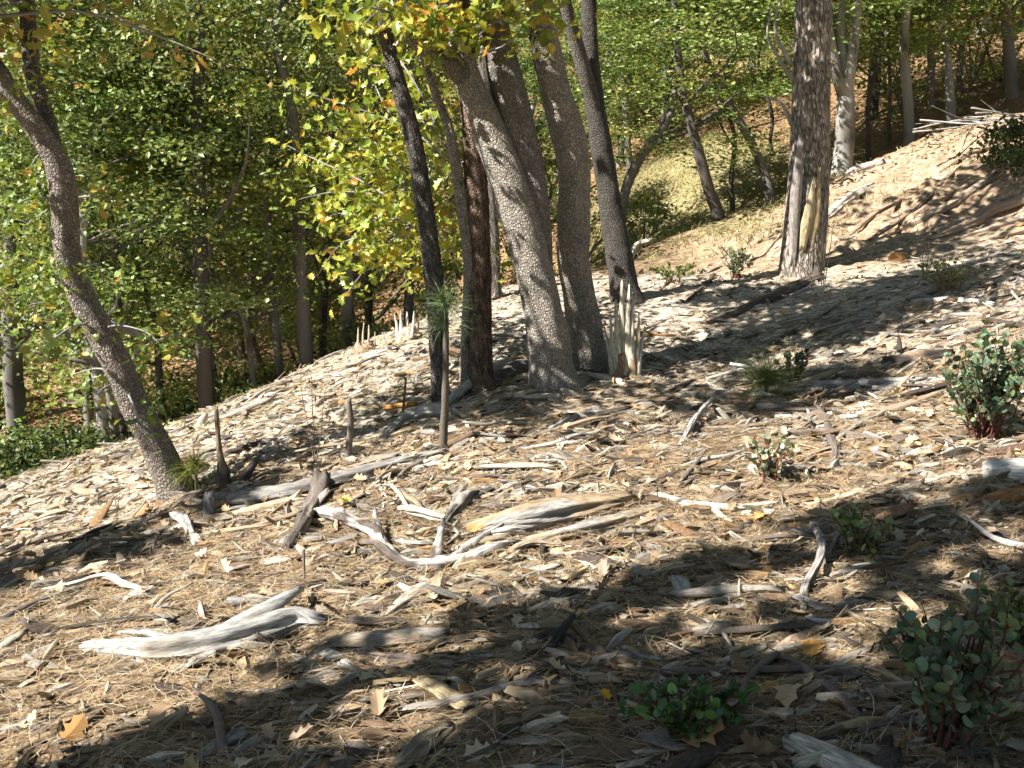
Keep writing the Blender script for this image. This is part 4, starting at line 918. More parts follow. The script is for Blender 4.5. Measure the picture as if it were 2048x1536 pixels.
W("bone_chip", "small bright white chip lying in deep shade", "chip", [(1612, 1244), (1648, 1246), (1678, 1242)], [10, 16, 10], (.62, .6, .56), None, flat=.6, seed=57)
W("long_grey_log", "grey log half buried behind the row of shaded splinters", "log", [(1000, 1196), (1080, 1190), (1160, 1184), (1226, 1188)], [16, 26, 24, 14], (.34, .31, .27), BROWNW, .3, flat=.6, seed=58)
W("tilted_spike", "thin tan spike of wood pointing downhill in the shade", "splinter", [(1410, 1252), (1440, 1278), (1468, 1306)], [5, 9, 4], (.5, .45, .38), None, flat=.6, seed=59, lifts=[.02, .02, 0])
W("bluish_wood", "bluish grey slab lying in the darkest litter before the shrubs", "wood", [(1196, 1304), (1260, 1312), (1320, 1320)], [16, 24, 14], (.36, .36, .37), None, flat=.4, jag=(.6, .4), seed=60)
W("grey_board", "pale grey board end in the shade uphill of the shrubs", "board", [(1976, 1438), (2050, 1408), (2120, 1390)], [22, 34, 34], (.42, .41, .4), None, flat=.5, jag=(.2, .1), square=.5, seed=61)

# standing stakes, stubs and stumps
def stake(name, label, cat, base, poly, col, seed, col2=None, mat=None, jag=.3, seg=12, rows=30):
    b = gat(*base); g = Geo()
    pts = [at(u, v, b[1]) for u, v, w in poly]; rad = [w / 2 * mpp(b) for u, v, w in poly]
    pts[0] = b - [0, 0, .08]
    tube(g, pts, rad, seg, rows, col, rough=.16, groove=.15, jag=(0, jag * rad[-1] * 6), seed=seed, col2=col2, c2amt=.35)
    return link(name, g.mesh(name, mat or M_WOOD, origin=b), loc=b, label=label, cat=cat)
stake("broken_stake", "tall broken trunk tapering to a thin point, behind the yellow-green pine seedling", "stump", (447, 975), [(449, 990, 34), (446, 950, 27), (439, 905, 14), (435, 860, 11), (432, 815, 8)], (.33, .25, .16), 71, DARKW)
stake("leaning_stub", "short black stub leaning beside the broken stake", "stump", (482, 968), [(480, 980, 24), (492, 950, 20), (510, 925, 15), (520, 908, 6)], (.10, .085, .075), 72, BROWNW, M_BARK)
stake("standing_stick", "knobbly grey stick standing upright in the litter downhill of the sapling", "stake", (696, 918), [(695, 930, 13), (698, 890, 13), (702, 850, 12), (699, 815, 12), (698, 798, 9)], (.20, .165, .135), 73, None, M_BARK)
stake("post_stub", "grey post stub poking up by the pine seedling's foot", "stump", (420, 1036), [(420, 1046, 26), (420, 1020, 24), (418, 992, 18)], (.24, .235, .24), 74)
stake("rim_snag", "small pale snag on the slope's rim by the upright dark trunk", "snag", (405, 852), [(402, 862, 24), (404, 845, 20), (412, 828, 8)], (.6, .52, .42), 75)

def splinter_stump(name, label, base, w, h, shards, col, seed, shard_col):
    """a snapped stump: a ragged foot and upright shards, each a part"""
    b = gat(*base); m = mpp(b); t = link(name, None, loc=b, label=label, cat="stump")
    r = w / 2 * m; H = h * m; g = Geo()
    tube(g, [b - [0, 0, .1], b + [0, 0, .02], b + [r * .1, 0, H * .55], b + [0, 0, H]], [r * 1.25, r * 1.1, r * .92, r * .75], 28, 18, col, rough=.18, groove=.2, jag=(0, H * .22), seed=seed, col2=BROWNW, c2amt=.25)
    link("foot", g.mesh("foot", M_WOOD, origin=b), t)
    for k, (du, top, ww, tilt) in enumerate(shards):
        g = Geo(); p0 = b + [du * m * 1.25, -U(.2, .95) * r, H * .1]; p2 = b + [(du + tilt) * m, U(-.3, .3) * r, top * m]
        tube(g, [p0, p0 * .45 + p2 * .55 + N(0, .004, 3), p2], [ww / 2 * m, ww / 2 * m * .7, ww * .16 * m], 10, 12, shard_col, flat=.5, rough=.15, groove=.25, jag=(0, ww * m), seed=seed + k + 1)
        link("splinter", g.mesh("splinter", M_WOOD, origin=b), t)
splinter_stump("splintered_stump", "snapped stump with tall pale upright splinters beside the curved oak", (1246, 752), 58, 46,
               [(-16, 120, 12, -12), (-10, 150, 15, -8), (-3, 184, 17, -4), (5, 176, 14, 3), (11, 158, 16, 5), (17, 122, 12, 12), (0, 130, 18, 1), (-20, 92, 12, -18), (21, 96, 12, 20), (8, 110, 16, -2)], (.40, .28, .17), 81, (.72, .64, .50))
splinter_stump("splintered_stump", "low reddish splintered stump on the rim, spiky on top", (735, 700), 40, 14, [(-14, 42, 6, -4), (-6, 52, 6, 0), (2, 48, 6, 2), (10, 34, 6, 6)], (.42, .28, .18), 92, (.60, .48, .35))
splinter_stump("splintered_stump", "pale shredded stump on the rim with ragged white spikes", (815, 676), 40, 20, [(-16, 44, 9, -8), (-8, 52, 9, -4), (0, 46, 10, 0), (8, 50, 8, 6), (14, 36, 8, 10)], (.56, .48, .38), 102, (.70, .64, .55))
b = gat(1795, 522); g = Geo(); m = mpp(b)
tube(g, [b - [0, 0, .06], b + [0, 0, 3 * m], b + [0, 0, 15 * m]], [20 * m, 18 * m, 15 * m], 18, 8, (.36, .2, .1), seed=111, rough=.12, groove=.12, mat=None) if False else tube(g, [b - [0, 0, .06], b + [0, 0, 3 * m], b + [0, 0, 15 * m]], [20 * m, 18 * m, 15 * m], 18, 8, (.50, .27, .10), seed=111, rough=.12, groove=.12)
link("sawn_stump", g.mesh("sawn_stump", M_WOOD, origin=b), loc=b, label="small orange sawn stump in the shade uphill of the pine", cat="stump")

# exposed roots on the bank and the brush pile on top of it
ROOTLAB = ["pale exposed root running down the bank", "brown exposed root curving along the bank", "thin exposed root hanging from the bank"]
for k, (q, w, c) in enumerate([([(1780, 470), (1850, 440), (1920, 400), (1990, 350)], [8, 16, 18, 12], (.44, .34, .25)), ([(1860, 480), (1930, 455), (1990, 425), (2060, 400)], [10, 20, 22, 16], (.40, .30, .22)),
                               ([(1920, 478), (1975, 462), (2050, 440)], [10, 18, 20], (.46, .37, .28)), ([(1700, 470), (1750, 430), (1800, 405)], [6, 10, 8], (.34, .25, .18)), ([(1740, 480), (1820, 425), (1880, 370), (1940, 320)], [6, 12, 12, 8], (.3, .22, .16)),
                               ([(1980, 480), (2020, 470), (2080, 458)], [8, 14, 14], (.38, .29, .2)), ([(1880, 345), (1940, 310), (2010, 285)], [6, 12, 10], (.28, .21, .16)), ([(1800, 455), (1850, 420), (1900, 392)], [8, 14, 10], (.38, .28, .19))]):
    px_wood("exposed_root", ["pale exposed root at mid height on the bank", "thick brown root at the foot of the bank", "pale root at the bank's foot, in front of the thick brown one", "small root at the bank's lower end near the pine", "long thin dark root slanting up the whole bank", "short root at the bank's base by the dark bush shadow", "dark root under the bank's overhanging crest", "brown root between the pale and the long thin dark roots"][k], "root", q, w, c, flat=.9, rough=.2, groove=.2, seed=120 + k, mat=M_BARK, group="exposed roots on the bank")
pb = gat(2010, 262)
pile = link("brush_pile", None, loc=pb, label="heap of dead grey branches on top of the bank", cat="brush pile")
for k in range(30):
    a = U(-1.2, 1.2) + (math.pi if U() < .5 else 0); L_ = U(.5, 1.6); c = pb + [U(-.7, 1.5), U(-.4, .6), U(.02, .35)]
    d = np.array([math.cos(a), math.sin(a) * .8, U(-.2, .3)]); g = Geo()
    tube(g, [c - d * L_ / 2, c + N(0, .05, 3), c + d * L_ / 2 + N(0, .08, 3)], [U(.008, .02), .011, .004], 6, 8, pal(1, [(3, .5, .47, .43), (2, .3, .27, .24), (1, .15, .13, .12)], .1)[0], seed=140 + k)
    link("branch", g.mesh("branch", M_WOOD, origin=pb), pile)
def mossy_shrub():
    b = gat(2035, 335); t = link("dark_shrub", None, loc=b, label="dark evergreen shrub hanging over the bank below the brush pile", cat="bush")
    g = Geo()
    for k in range(8):
        a = U(0, 6.28); tube(g, [b - [0, 0, .1], b + [math.cos(a) * .2, math.sin(a) * .2, .2], b + [math.cos(a) * .4, math.sin(a) * .4, .35]], [.02, .012, .004], 5, 6, DARKBARK, seed=190 + k)
    link("stems", g.mesh("stems", M_BARK, origin=b), t, kind="stuff")
    link("crown", crown_geo(3, .5, .55, 1500, .06, [(1, .06, .09, .025), (1, .09, .11, .03)], clumps=26, low=.6, spread=.5).mesh("leaf_crown", M_LEAF, smooth=False), t, kind="stuff")
mossy_shrub()

# ------------------------------------------------------------------ manzanitas: red stems, each round leaf a part
MZ = [(4, .13, .19, .115), (3, .10, .16, .10), (2, .17, .22, .10), (1, .20, .24, .14)]
MZY = [(3, .19, .25, .09), (2, .14, .2, .08), (1, .26, .29, .10)]
MZP = [(3, .32, .36, .24), (2, .25, .30, .19), (1, .38, .39, .23)]
def manzanita(base, h, r, ns, nl, leaf, stops, label, lean=0.0, stem=(.14, .055, .04), flat=1.0):
    nl = int(nl * 2.8); leaf = leaf * .74; ns = int(ns * 1.5)
    b = gat(*base); t = link("manzanita", None, loc=b, label=label, cat="shrub")
    out = []
    for k in range(ns):
        a = k * 2.4 + U(-.5, .5); rr = r * math.sqrt(U(.05, 1)); hh = h * U(.62, 1.05) * (1 - .3 * (rr / r) ** 2)
        e = b + [math.cos(a) * rr + lean * hh, math.sin(a) * rr * flat, hh]
        m1 = b + [math.cos(a) * rr * .35, math.sin(a) * rr * .35 * flat, hh * .42] + N(0, .06, 3) * h
        g = Geo(); LIMBSEED[0] += 1
        Pp, _ = tube(g, [b + [math.cos(a) * rr * .25, math.sin(a) * rr * .25 * flat, -.04], m1, e * .55 + m1 * .45 + N(0, .04, 3) * h, e], [.0055, .0042, .003, .0012], 6, 14, stem, seed=LIMBSEED[0], rough=.1)
        link("stem", g.mesh("stem", M_BARK, origin=b), t)
        m = max(3, int(nl / ns)); tt = U(.2, 1.0, m) ** .8
        q = Pp[np.clip((tt * 13).astype(int), 0, 13)]
        ang = np.arange(m) * 2.3 + U(0, 6); d = nrm(np.stack([np.cos(ang), np.sin(ang), U(.3, 1.2, m)], -1))
        x = nrm(np.cross(d, N(0, 1, (m, 3)))); z = np.cross(x, d)
        Rm = np.stack([x, d, z], -1)
        out.append((q + d * leaf * .12, Rm, leaf * U(.5, 1.3, m), pal(m, stops, .22, .3)))
    put_leaves(t, b, out, WAX_MESHES, ROUND, M_WAX, most=280)
manzanita((1968, 872), .70, .30, 22, 330, .052, MZ, "tall grey-green manzanita on the sunlit slope, beside the straight pole", flat=.8)
manzanita((1538, 958), .27, .15, 10, 80, .042, MZP, "small pale manzanita with bright red stems in the sun", stem=(.30, .07, .045))
manzanita((1722, 1118), .26, .14, 10, 90, .040, MZY, "small green manzanita half in shade behind the S-shaped root")
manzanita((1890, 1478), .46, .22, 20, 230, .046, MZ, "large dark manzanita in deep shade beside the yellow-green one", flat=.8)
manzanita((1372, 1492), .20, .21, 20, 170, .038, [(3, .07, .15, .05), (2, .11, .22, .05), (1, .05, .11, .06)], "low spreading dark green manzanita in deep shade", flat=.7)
manzanita((2026, 1290), .22, .16, 12, 110, .036, MZY, "yellow-green manzanita behind the large dark one")
manzanita((1472, 556), .42, .22, 12, 120, .05, MZP, "pale silvery manzanita uphill, near the pine's foot")
manzanita((1590, 762), .26, .14, 7, 46, .045, MZ, "little dark manzanita close behind the pine seedling")
manzanita((1895, 584), .34, .34, 14, 110, .04, [(2, .36, .33, .12), (1, .28, .28, .1)], "sparse yellowish low shrub on the sunlit ground uphill of the pine", stem=(.3, .2, .12))
manzanita((1345, 565), .25, .4, 12, 130, .04, [(2, .14, .18, .05), (1, .2, .22, .06)], "flat green ground shrub in the shade downhill of the silvery manzanita", stem=(.2, .13, .09))
# ------------------------------------------------------------------ pine seedlings, twiggy seedlings, dead grass
def pine_seedling(base, tip, w, tufts, n, L_, col, label, stemcol=(.13, .11, .09), spread=1.0, dr=.25):
    b = gat(*base); m = mpp(b); t = link("pine_seedling", None, loc=b, label=label, cat="seedling")
    tp = at(tip[0], tip[1], b[1]); g = Geo()
    tube(g, [b - [0, 0, .05], b * .5 + tp * .5 + [w[0] * .15 * m, 0, 0], tp], [w[0] / 2 * m, (w[0] + w[1]) / 4 * m, w[1] / 2 * m], 10, 24, stemcol, rough=.12, seed=int(base[0]), groove=.08)
    link("stem", g.mesh("stem", M_BARK, origin=b), t)
    for (u, v, k) in tufts:
        c = at(u, v, b[1]); nn = int(n * k); g = Geo()
        d = nrm(N(0, 1, (nn, 3)) * [spread, spread, .8] + [0, 0, .45])
        needle_geo(g, np.tile(c, (nn, 1)) + N(0, .012, (nn, 3)), d, L_ * U(.7, 1.1, nn), np.full(nn, .0013), pal(nn, col, .18), dr)
        link("needle_tuft", g.mesh("needle_tuft", M_NEEDLE, origin=b), t, kind="stuff")
pine_seedling((392, 985), (390, 930), (8, 6), [(388, 930, 1), (385, 945, .5)], 240, .25, [(2, .36, .37, .08), (1, .24, .30, .07)], "bright yellow-green long-needled pine seedling at the leaning oak's foot")
pine_seedling((886, 897), (892, 612), (17, 10), [(893, 612, 1), (888, 645, .8), (884, 590, .5)], 190, .21, [(2, .13, .20, .09), (1, .2, .26, .11)], "slim dark pine sapling with one needle tuft at its top")
pine_seedling((1530, 792), (1532, 745), (8, 6), [(1532, 748, 1), (1520, 770, .8), (1545, 765, .8)], 260, .27, [(2, .13, .17, .05), (1, .19, .22, .06)], "dark green bushy pine seedling beside the grey sunken log", dr=.05)
pine_seedling((803, 838), (812, 755), (6, 4), [(812, 757, .5), (795, 775, .4), (830, 765, .4)], 110, .12, [(2, .14, .18, .08)], "thin twiggy pine seedling over the orange split stick")
pine_seedling((1950, 1525), (1948, 1500), (5, 4), [(1948, 1500, .6)], 120, .10, [(1, .13, .14, .12)], "tiny dull pine seedling in the deepest shade")
def twig_plant(base, twigs, col, label, name="bare_seedling", w=.004, cat="seedling"):
    b = gat(*base); t = link(name, None, loc=b, label=label, cat=cat)
    for k, q in enumerate(twigs):
        g = Geo(); pts = [b - [0, 0, .03]] + [at(u, v, b[1] + U(-.05, .05)) for u, v in q]
        tube(g, pts, np.linspace(w, w * .35, len(pts)), 5, 12, col, seed=int(base[0]) + k, rough=.05)
        link("stem", g.mesh("stem", M_BARK, origin=b), t)
twig_plant((630, 925), [[(628, 870), (624, 800), (623, 750)], [(618, 860), (604, 790), (600, 745)], [(640, 880), (648, 800), (652, 770)]], (.2, .16, .13), "bare thin-stemmed seedling downhill of the standing stick")
twig_plant((1645, 600), [[(1650, 520), (1660, 430)], [(1640, 540), (1622, 490), (1612, 450)], [(1655, 530), (1664, 470), (1668, 440)], [(1625, 560), (1590, 520), (1575, 505)], [(1648, 540), (1645, 480)]], (.62, .54, .36), "tall dry straw stalks in front of the pine", "dry_grass", .006, "grass")
twig_plant((1850, 560), [[(1840, 480), (1815, 390)], [(1858, 480), (1850, 420), (1845, 400)], [(1835, 500), (1800, 440), (1795, 400)], [(1870, 500), (1880, 440)]], (.42, .34, .22), "thin brown dry stalks uphill of the small orange stump", "dry_grass", .005, "grass")
twig_plant((232, 1035), [[(232, 1010), (224, 980)], [(236, 1010), (240, 985)]], (.14, .12, .1), "tiny bare seedling on the sunlit lower slope")
twig_plant((55, 1270), [[(55, 1250), (58, 1232)]], (.5, .42, .36), "single pale upright stem on the shaded lower slope")
twig_plant((1200, 745), [[(1190, 720), (1160, 708), (1130, 716)], [(1198, 715), (1205, 680), (1195, 660)], [(1180, 740), (1150, 752), (1130, 765)]], (.09, .08, .07), "dark tangled twig sprouting at the curved oak's foot", "dead_twig", .007, "twig")

# ------------------------------------------------------------------ loose litter
def sector(n, y0, y1, left_cut=True, seed=80, patch=.55):
    y = np.sqrt(U(y0 ** 2, y1 ** 2, n)); x = U(-1, 1, n) * (.58 * y + .35)
    keep = U(0, 1, n) < 1 - patch * np.clip(.5 - 1.1 * fbm(x * .9, y * 1.3, 3, seed), 0, 1); x, y = x[keep], y[keep]; n = len(x)
    if left_cut:
        ok = y < np.where(x < 0, 12.6 + x * .62, 13.0 + x * .1); ok &= ~((x > 2.3) & (y > 11.2) & (U(0, 1, n) < .55)); x, y = x[ok], y[ok]
    return x, y
def yaw(n, loose=.35):
    return np.where(U(0, 1, n) < loose, U(0, 6.283, n), N(.12, .33, n))
def lay(x, y, loose=.35, tilt=.15):
    n = gnormal(x, y); n = nrm(n + N(0, tilt, n.shape)); a = yaw(len(x), loose)
    d = np.stack([np.cos(a), np.sin(a), np.zeros_like(a)], -1)
    d = nrm(d - n * (d * n).sum(-1, keepdims=True)); s = np.cross(n, d)
    return np.stack([d, s, n], -1)
CHIPPAL = [(3.6, .56, .47, .35), (2.8, .43, .40, .36), (3.4, .74, .675, .57), (2.2, .27, .195, .13), (3.0, .10, .08, .066), (.7, .42, .27, .15), (.8, .56, .45, .29)]
def chip_proto(seed):
    r = np.random.default_rng(seed); V = []
    for i, x in enumerate((-.5, .0, .5)):
        w = (.5, 1, .4)[i] * r.uniform(.75, 1.2) * .5; h = (.5, 1, .35)[i] * r.uniform(.7, 1.2)
        o = r.uniform(-.25, .25); xx = r.uniform(-.09, .09, 4)
        V += [(x + xx[0], -w + o, -.3), (x + xx[1], w + o, -.3), (x + xx[2], w * .7 + o, h), (x + xx[3], -w * .8 + o, h * r.uniform(.5, 1))]
    T = []
    for i in range(2):
        for k in range(4):
            a, b_, c, d = i * 4 + k, i * 4 + (k + 1) % 4, (i + 1) * 4 + (k + 1) % 4, (i + 1) * 4 + k
            T += [(a, c, b_), (a, d, c)]
    T += [(0, 1, 2), (0, 2, 3), (8, 10, 9), (8, 11, 10)]
    V = np.array(V); return V, np.array(T), np.stack([V[:, 1] * .1, V[:, 0] * .1], -1)
CHIPS = [chip_proto(k) for k in range(10)]
def lump(seed):
    r = np.random.default_rng(seed); V = np.array([(-.5, 0, 0), (.5, 0, 0), (0, -.5, 0), (0, .5, 0), (0, 0, -.4), (0, 0, .9)]) * r.uniform(.6, 1.2, (6, 1)) + r.uniform(-.12, .12, (6, 3))
    return V, np.array([(0, 2, 5), (2, 1, 5), (1, 3, 5), (3, 0, 5), (2, 0, 4), (1, 2, 4), (3, 1, 4), (0, 3, 4)]), V[:, :2] * .02
LUMPS = [lump(k) for k in range(8)]
def shred(seed):
    r = np.random.default_rng(seed); V = np.array([(-.5, -.5, 0), (-.5, .5, 0), (-.5, 0, .8), (.5, -.3, 0), (.5, .3, 0), (.5, 0, .5)]) + r.uniform(-.1, .1, (6, 3)) * [1, 1, .5]
    return V, np.array([(0, 1, 2), (3, 5, 4), (0, 3, 4), (0, 4, 1), (1, 4, 5), (1, 5, 2), (2, 5, 3), (2, 3, 0)]), V[:, [1, 0]] * .1
SHREDS = [shred(k) for k in range(8)]
NEARPAL = [(3, .47, .37, .25), (2.2, .39, .35, .30), (1.5, .66, .585, .475), (2.6, .25, .17, .105), (2.6, .10, .078, .062), (.9, .42, .26, .13), (.8, .54, .42, .25)]
def chip_stuff(name, label, n, y0, y1, lmin, lmax, wr, hr, loose=.35, stops=CHIPPAL, sink=.0, tilt=.16, protos=None):
    protos = protos or CHIPS
    x, y = sector(n, y0, y1); n = len(x); L_ = lmin * (lmax / lmin) ** (U(0, 1, n) ** 2.0)
    wd = L_ * U(*wr, n); ht = L_ * U(*hr, n)
    Rm = lay(x, y, loose, tilt); pos = np.stack([x, y, hgt(x, y) + ht * U(.05, .6, n) - sink], -1)
    s = np.stack([L_, wd, ht], -1); c = pal(n, stops, .18); g = Geo(); pk = rng.integers(len(protos), size=n)
    for k in range(len(protos)):
        j = pk == k; scatter(g, protos[k], pos[j], Rm[j], s[j], c[j])
    link(name, g.mesh(name, M_WOOD, smooth=False), label=label, cat="litter", kind="stuff")
chip_stuff("wood_litter", "small splinters and chips of wood strewn over the ground", 16000, 1.9, 5.2, .018, .17, (.06, .22), (.08, .2), stops=NEARPAL, tilt=.3)
chip_stuff("wood_litter", "chips and splinters of wood over the middle slope", 20000, 5.0, 9.0, .022, .17, (.06, .24), (.08, .2), stops=NEARPAL + CHIPPAL[:3], tilt=.3)
chip_stuff("wood_litter", "pale chips of wood over the far part of the slope", 24000, 8.8, 15.5, .022, .12, (.1, .34), (.08, .22), tilt=.24)
chip_stuff("crumb_litter", "crumbs of bark and rotten wood between the chips", 36000, 1.9, 6.5, .008, .03, (.4, .9), (.25, .5), 1.0, stops=NEARPAL, protos=LUMPS)
# fine shreds that lie almost flat and dark twiggy bits
chip_stuff("shred_litter", "thin shreds of wood fibre lying on the ground", 24000, 1.9, 11.0, .05, .22, (.025, .06), (.02, .04), .45, tilt=.1, protos=SHREDS)
chip_stuff("twig_litter", "fine dark twigs strewn on the ground", 2500, 1.9, 12.0, .10, .34, (.02, .04), (.02, .04), .6, [(2, .16, .125, .1), (2, .3, .25, .21), (1, .5, .46, .41)], tilt=.2, protos=SHREDS)
# needles
def needle_litter(n, y0, y1, L0, L1, w):
    x, y = sector(n, y0, y1, seed=90); n = len(x); Rm = lay(x, y, .75, .1)
    base = np.stack([x, y, hgt(x, y) + U(.003, .022, n)], -1); d = Rm[..., 0]; side = Rm[..., 1]; L_ = U(L0, L1, n); bend = N(0, .12, n)
    V = []
    for k in range(4):
        t = k / 3 - .5
        c = base + d * (L_ * t)[:, None] + side * (bend * L_ * (t * t * 4))[:, None] + np.array([0, 0, 1.]) * (.012 * (1 - 4 * t * t))
        V += [c - side * w * .5, c + side * w * .5]
    V = np.stack(V, 1); F = np.array([[2 * i, 2 * i + 1, 2 * i + 3, 2 * i + 2] for i in range(3)])
    g = Geo(); g.add(V.reshape(-1, 3), (F[None] + (np.arange(n) * 8)[:, None, None]).reshape(-1, 4), C=np.repeat(pal(n, [(3, .42, .31, .185), (2, .30, .225, .15), (1.2, .56, .47, .34), (.5, .42, .24, .11)], .15), 8, 0))
    return g
link("needle_litter", needle_litter(20000, 1.9, 5.0, .08, .19, .0020).mesh("needle_litter", M_DRY), label="dry tan pine needles over the near litter", cat="litter", kind="stuff")
link("needle_litter", needle_litter(12000, 4.8, 9.5, .1, .2, .0028).mesh("needle_litter", M_DRY), label="dry tan pine needles over the middle slope", cat="litter", kind="stuff")
# fallen oak leaves
DRYPAL = [(4, .40, .285, .175), (3, .50, .38, .25), (2, .31, .205, .12), (2, .58, .47, .33), (.25, .48, .25, .09), (1, .30, .25, .19)]
def leaf_lay(x, y, s):
    Rm = lay(x, y, 1.0, .16); return np.stack([x, y, hgt(x, y) + .012 + U(0, .02, len(x))], -1), Rm
x, y = sector(1500, 1.9, 13.5, seed=70); n = len(x); s = U(.05, .11, n); pos, Rm = leaf_lay(x, y, s); g = Geo(); pk = rng.integers(len(OAKS), size=n); c = pal(n, DRYPAL, .16)
for k in range(len(OAKS)):
    j = pk == k; scatter(g, OAKS[k], pos[j], Rm[j], s[j], c[j])
link("leaf_litter", g.mesh("leaf_litter", M_DRY, smooth=False), label="small brown fallen oak leaves scattered through the litter", cat="litter", kind="stuff")
x, y = sector(330, 2.1, 7.0, seed=70); x, y = x[:230], y[:230]; n = len(x); s = U(.06, .12, n); pos, Rm = leaf_lay(x, y, s); c = pal(n, DRYPAL, .14)
for k in range(n):
    o = link("fallen_leaf", DRY_MESHES[int(rng.integers(6))], label="dry brown lobed oak leaf lying loose on the near litter", cat="leaf", group="fallen oak leaves", color=c[k]); setm(o, pos[k], Rm[k], float(s[k]))
for (u, v, s_, c_, lab) in [(1620, 1345, .15, (.50, .27, .07), "orange-brown oak leaf curled in deep shade"), (1600, 1385, .15, (.46, .35, .22), "large pale tan oak leaf against the short broad slab"), (1345, 1512, .16, (.42, .26, .13), "large brown oak leaf at the low dark manzanita's foot"),
                            (1195, 1398, .07, (.62, .34, .03), "small bright orange-yellow leaf downhill of the low dark manzanita"), (690, 1000, .16, (.55, .38, .16), "big tan oak leaf beside the crooked dark stub"), (700, 1010, .12, (.62, .50, .12), "yellow-green oak leaf beside the crooked dark stub"),
                            (1560, 1375, .11, (.55, .33, .08), "yellowish oak leaf below the orange-brown curled one"), (360, 1420, .14, (.42, .29, .18), "large brown oak leaf in front of the curved silvery log"), (120, 1510, .12, (.50, .27, .10), "orange oak leaf on the bare dirt"),
                            (930, 1080, .12, (.58, .38, .16), "sunlit tan oak leaf uphill of the white forked branch")]:
    p = gat(u, v); Rm = lay(p[:1], p[1:2], 1.0, .25)[0]
    o = link("fallen_leaf", DRY_MESHES[int(rng.integers(6))], label=lab, cat="leaf", color=c_); setm(o, p + [0, 0, .03], Rm, s_)
# wood pieces that can be picked out one by one
def chunk_mesh(k, stick):
    g = Geo(); r = np.random.default_rng(400 + k)
    if stick:
        pts = [(-.5, 0, 0), (-.15, r.uniform(-.06, .06), r.uniform(0, .03)), (.2, r.uniform(-.08, .08), r.uniform(0, .04)), (.5, r.uniform(-.05, .05), 0)]
        tube(g, pts, [.022, .026, .022, .010], 8, 12, (1, 1, 1), rough=.2, groove=.1, jag=(.03, .05), seed=400 + k, cvar=.15, ref=(0, 0, 1))
        return g.mesh("stick", M_BARK if k % 2 else M_WOOD)
    pts = [(-.5, 0, 0), (-.2, r.uniform(-.04, .04), .01), (.2, r.uniform(-.04, .04), .01), (.5, r.uniform(-.03, .03), 0)]
    w = r.uniform(.05, .11)
    tube(g, pts, [w * .7, w, w * .95, w * .55], 12, 12, (1, 1, 1), flat=r.uniform(.25, .55), rough=.16, groove=.28, jag=(.16, .2), seed=400 + k, cvar=.2, square=.3, ref=(0, 0, 1))
    return g.mesh("wood_chunk", M_WOOD, smooth=True)
CH = [chunk_mesh(k, False) for k in range(14)]; ST = [chunk_mesh(k, True) for k in range(10)]
x, y = sector(420, 2.0, 9.5); x, y = x[:280], y[:280]; n = len(x); Rm = lay(x, y, .3, .12); L_ = (.09 + .30 * U(0, 1, n) ** 2) * (1 + (y > 6) * .3); c = pal(n, NEARPAL, .16)
for k in range(n):
    o = link("wood_chunk", CH[k % 14], label="weathered splintered chunk of wood lying loose in the litter", cat="wood", group="splintered wood chunks on the slope", color=c[k])
    setm(o, [x[k], y[k], float(hgt(x[k], y[k])) + L_[k] * .03], Rm[k], float(L_[k]))
x, y = sector(270, 2.0, 10.5); x, y = x[:170], y[:170]; n = len(x); Rm = lay(x, y, .5, .12); L_ = U(.22, .62, n); c = pal(n, [(2, .2, .16, .13), (2, .36, .32, .275), (1.2, .58, .54, .48), (1, .42, .32, .22)], .16)
for k in range(n):
    o = link("stick", ST[k % 10], label="thin dead stick lying loose in the litter", cat="stick", group="loose sticks on the slope", color=c[k])
    setm(o, [x[k], y[k], float(hgt(x[k], y[k])) + .012], Rm[k], float(L_[k]))

# grass and weeds of the clearing and bank
def grass_stuff(n, cx, cy, rx, ry, L0, L1, stops, label, w=.006):
    a = U(0, 6.283, n); q = np.sqrt(U(0, 1, n)); x = cx + rx * q * np.cos(a); y = cy + ry * q * np.sin(a)
    k = fbm(x * 1.2, y * 1.2, 3, 97) > -.15; x, y = x[k], y[k]; n = len(x); g = Geo()
    needle_geo(g, np.stack([x, y, hgt(x, y) - .01], -1), nrm(N(0, .5, (n, 3)) + [0, 0, 1]), U(L0, L1, n), np.full(n, w), pal(n, stops, .2, .2), .5)
    link("grass", g.mesh("grass", M_NEEDLE), label=label, cat="grass", kind="stuff")
grass_stuff(9000, 3.4, 19.5, 3.0, 6.0, .10, .30, [(3, .33, .31, .13), (2, .42, .36, .19), (1, .2, .23, .08)], "olive and straw grass of the clearing", .009)
grass_stuff(2500, -2.2, 9.3, 1.6, 1.4, .04, .12, [(2, .36, .35, .12), (1, .5, .44, .25)], "sparse yellow-green grass on the sunlit slope", .004)
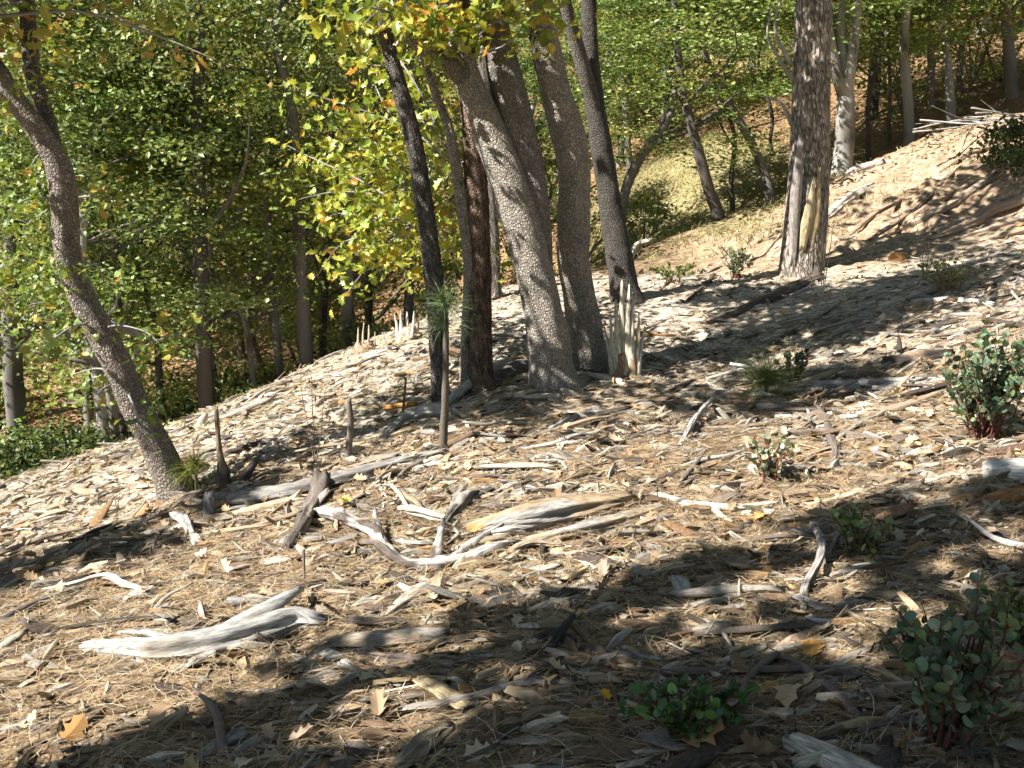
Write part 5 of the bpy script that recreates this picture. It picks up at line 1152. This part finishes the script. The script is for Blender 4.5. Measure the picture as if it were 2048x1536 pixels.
grass_stuff(2500, 5.5, 15.0, 2.6, 2.2, .08, .25, [(2, .45, .38, .22), (1, .26, .28, .1)], "dry grass along the bank's crest", .007)
for k, (q, w, c, lab) in enumerate([([(880, 1064), (925, 1022), (978, 988)], [14, 18, 12], (.17, .15, .135), "dark stick crossing behind the white forked branch"), ([(905, 1030), (930, 1008), (958, 990)], [18, 30, 14], (.34, .30, .26), "short grey shredded piece under the dark crossing stick"),
        ([(772, 960), (800, 1000), (826, 1040)], [6, 8, 5], (.6, .54, .45), "thin pale twig in the sunny tangle downhill of the split log"), ([(800, 1020), (826, 1034), (900, 1046)], [14, 22, 16], (.66, .60, .5), "pale fibrous piece bridging the forked branch and split log"),
        ([(690, 1095), (740, 1100), (800, 1104)], [8, 10, 6], (.24, .2, .17), "thin dark twig under the forked branch"), ([(970, 1072), (1010, 1076), (1056, 1066)], [16, 24, 12], (.62, .57, .5), "ragged white piece at the forked branch's tip"),
        ([(1000, 1120), (1060, 1100), (1120, 1096)], [10, 14, 8], (.48, .38, .27), "tan sliver in front of the narrow rail"), ([(340, 1030), (372, 1056), (392, 1096)], [14, 20, 10], (.46, .44, .41), "frayed grey bundle of fibre hanging beside the post stub")]):
    px_wood("tangled_wood", lab, "wood", q, w, c, flat=.7, groove=.4, rough=.25, jag=(.8, .9), seed=260 + k, lift=.6, lifts=[.0, .025, .01])

# flakes of bark and broken slabs, thickest near the front
x, y = sector(560, 2.0, 6.2, seed=66, patch=.4); x, y = x[:290], y[:290]; n = len(x); Rm = lay(x, y, .45, .22); L_ = .07 + .15 * U(0, 1, n) ** 1.6; c = pal(n, [(3, .14, .11, .09), (3, .26, .205, .155), (2, .36, .33, .29), (1.4, .58, .52, .43), (.8, .36, .21, .11)], .16)
for k in range(n):
    o = link("bark_flake", CH[(k * 5) % 14], label="broken flake of old bark lying loose in the near litter", cat="bark", group="bark flakes in the near litter", color=c[k])
    setm(o, [x[k], y[k], float(hgt(x[k], y[k])) + L_[k] * .06], Rm[k], [float(L_[k]), float(L_[k] * U(1.2, 2.6)), float(L_[k] * U(.7, 1.5))])
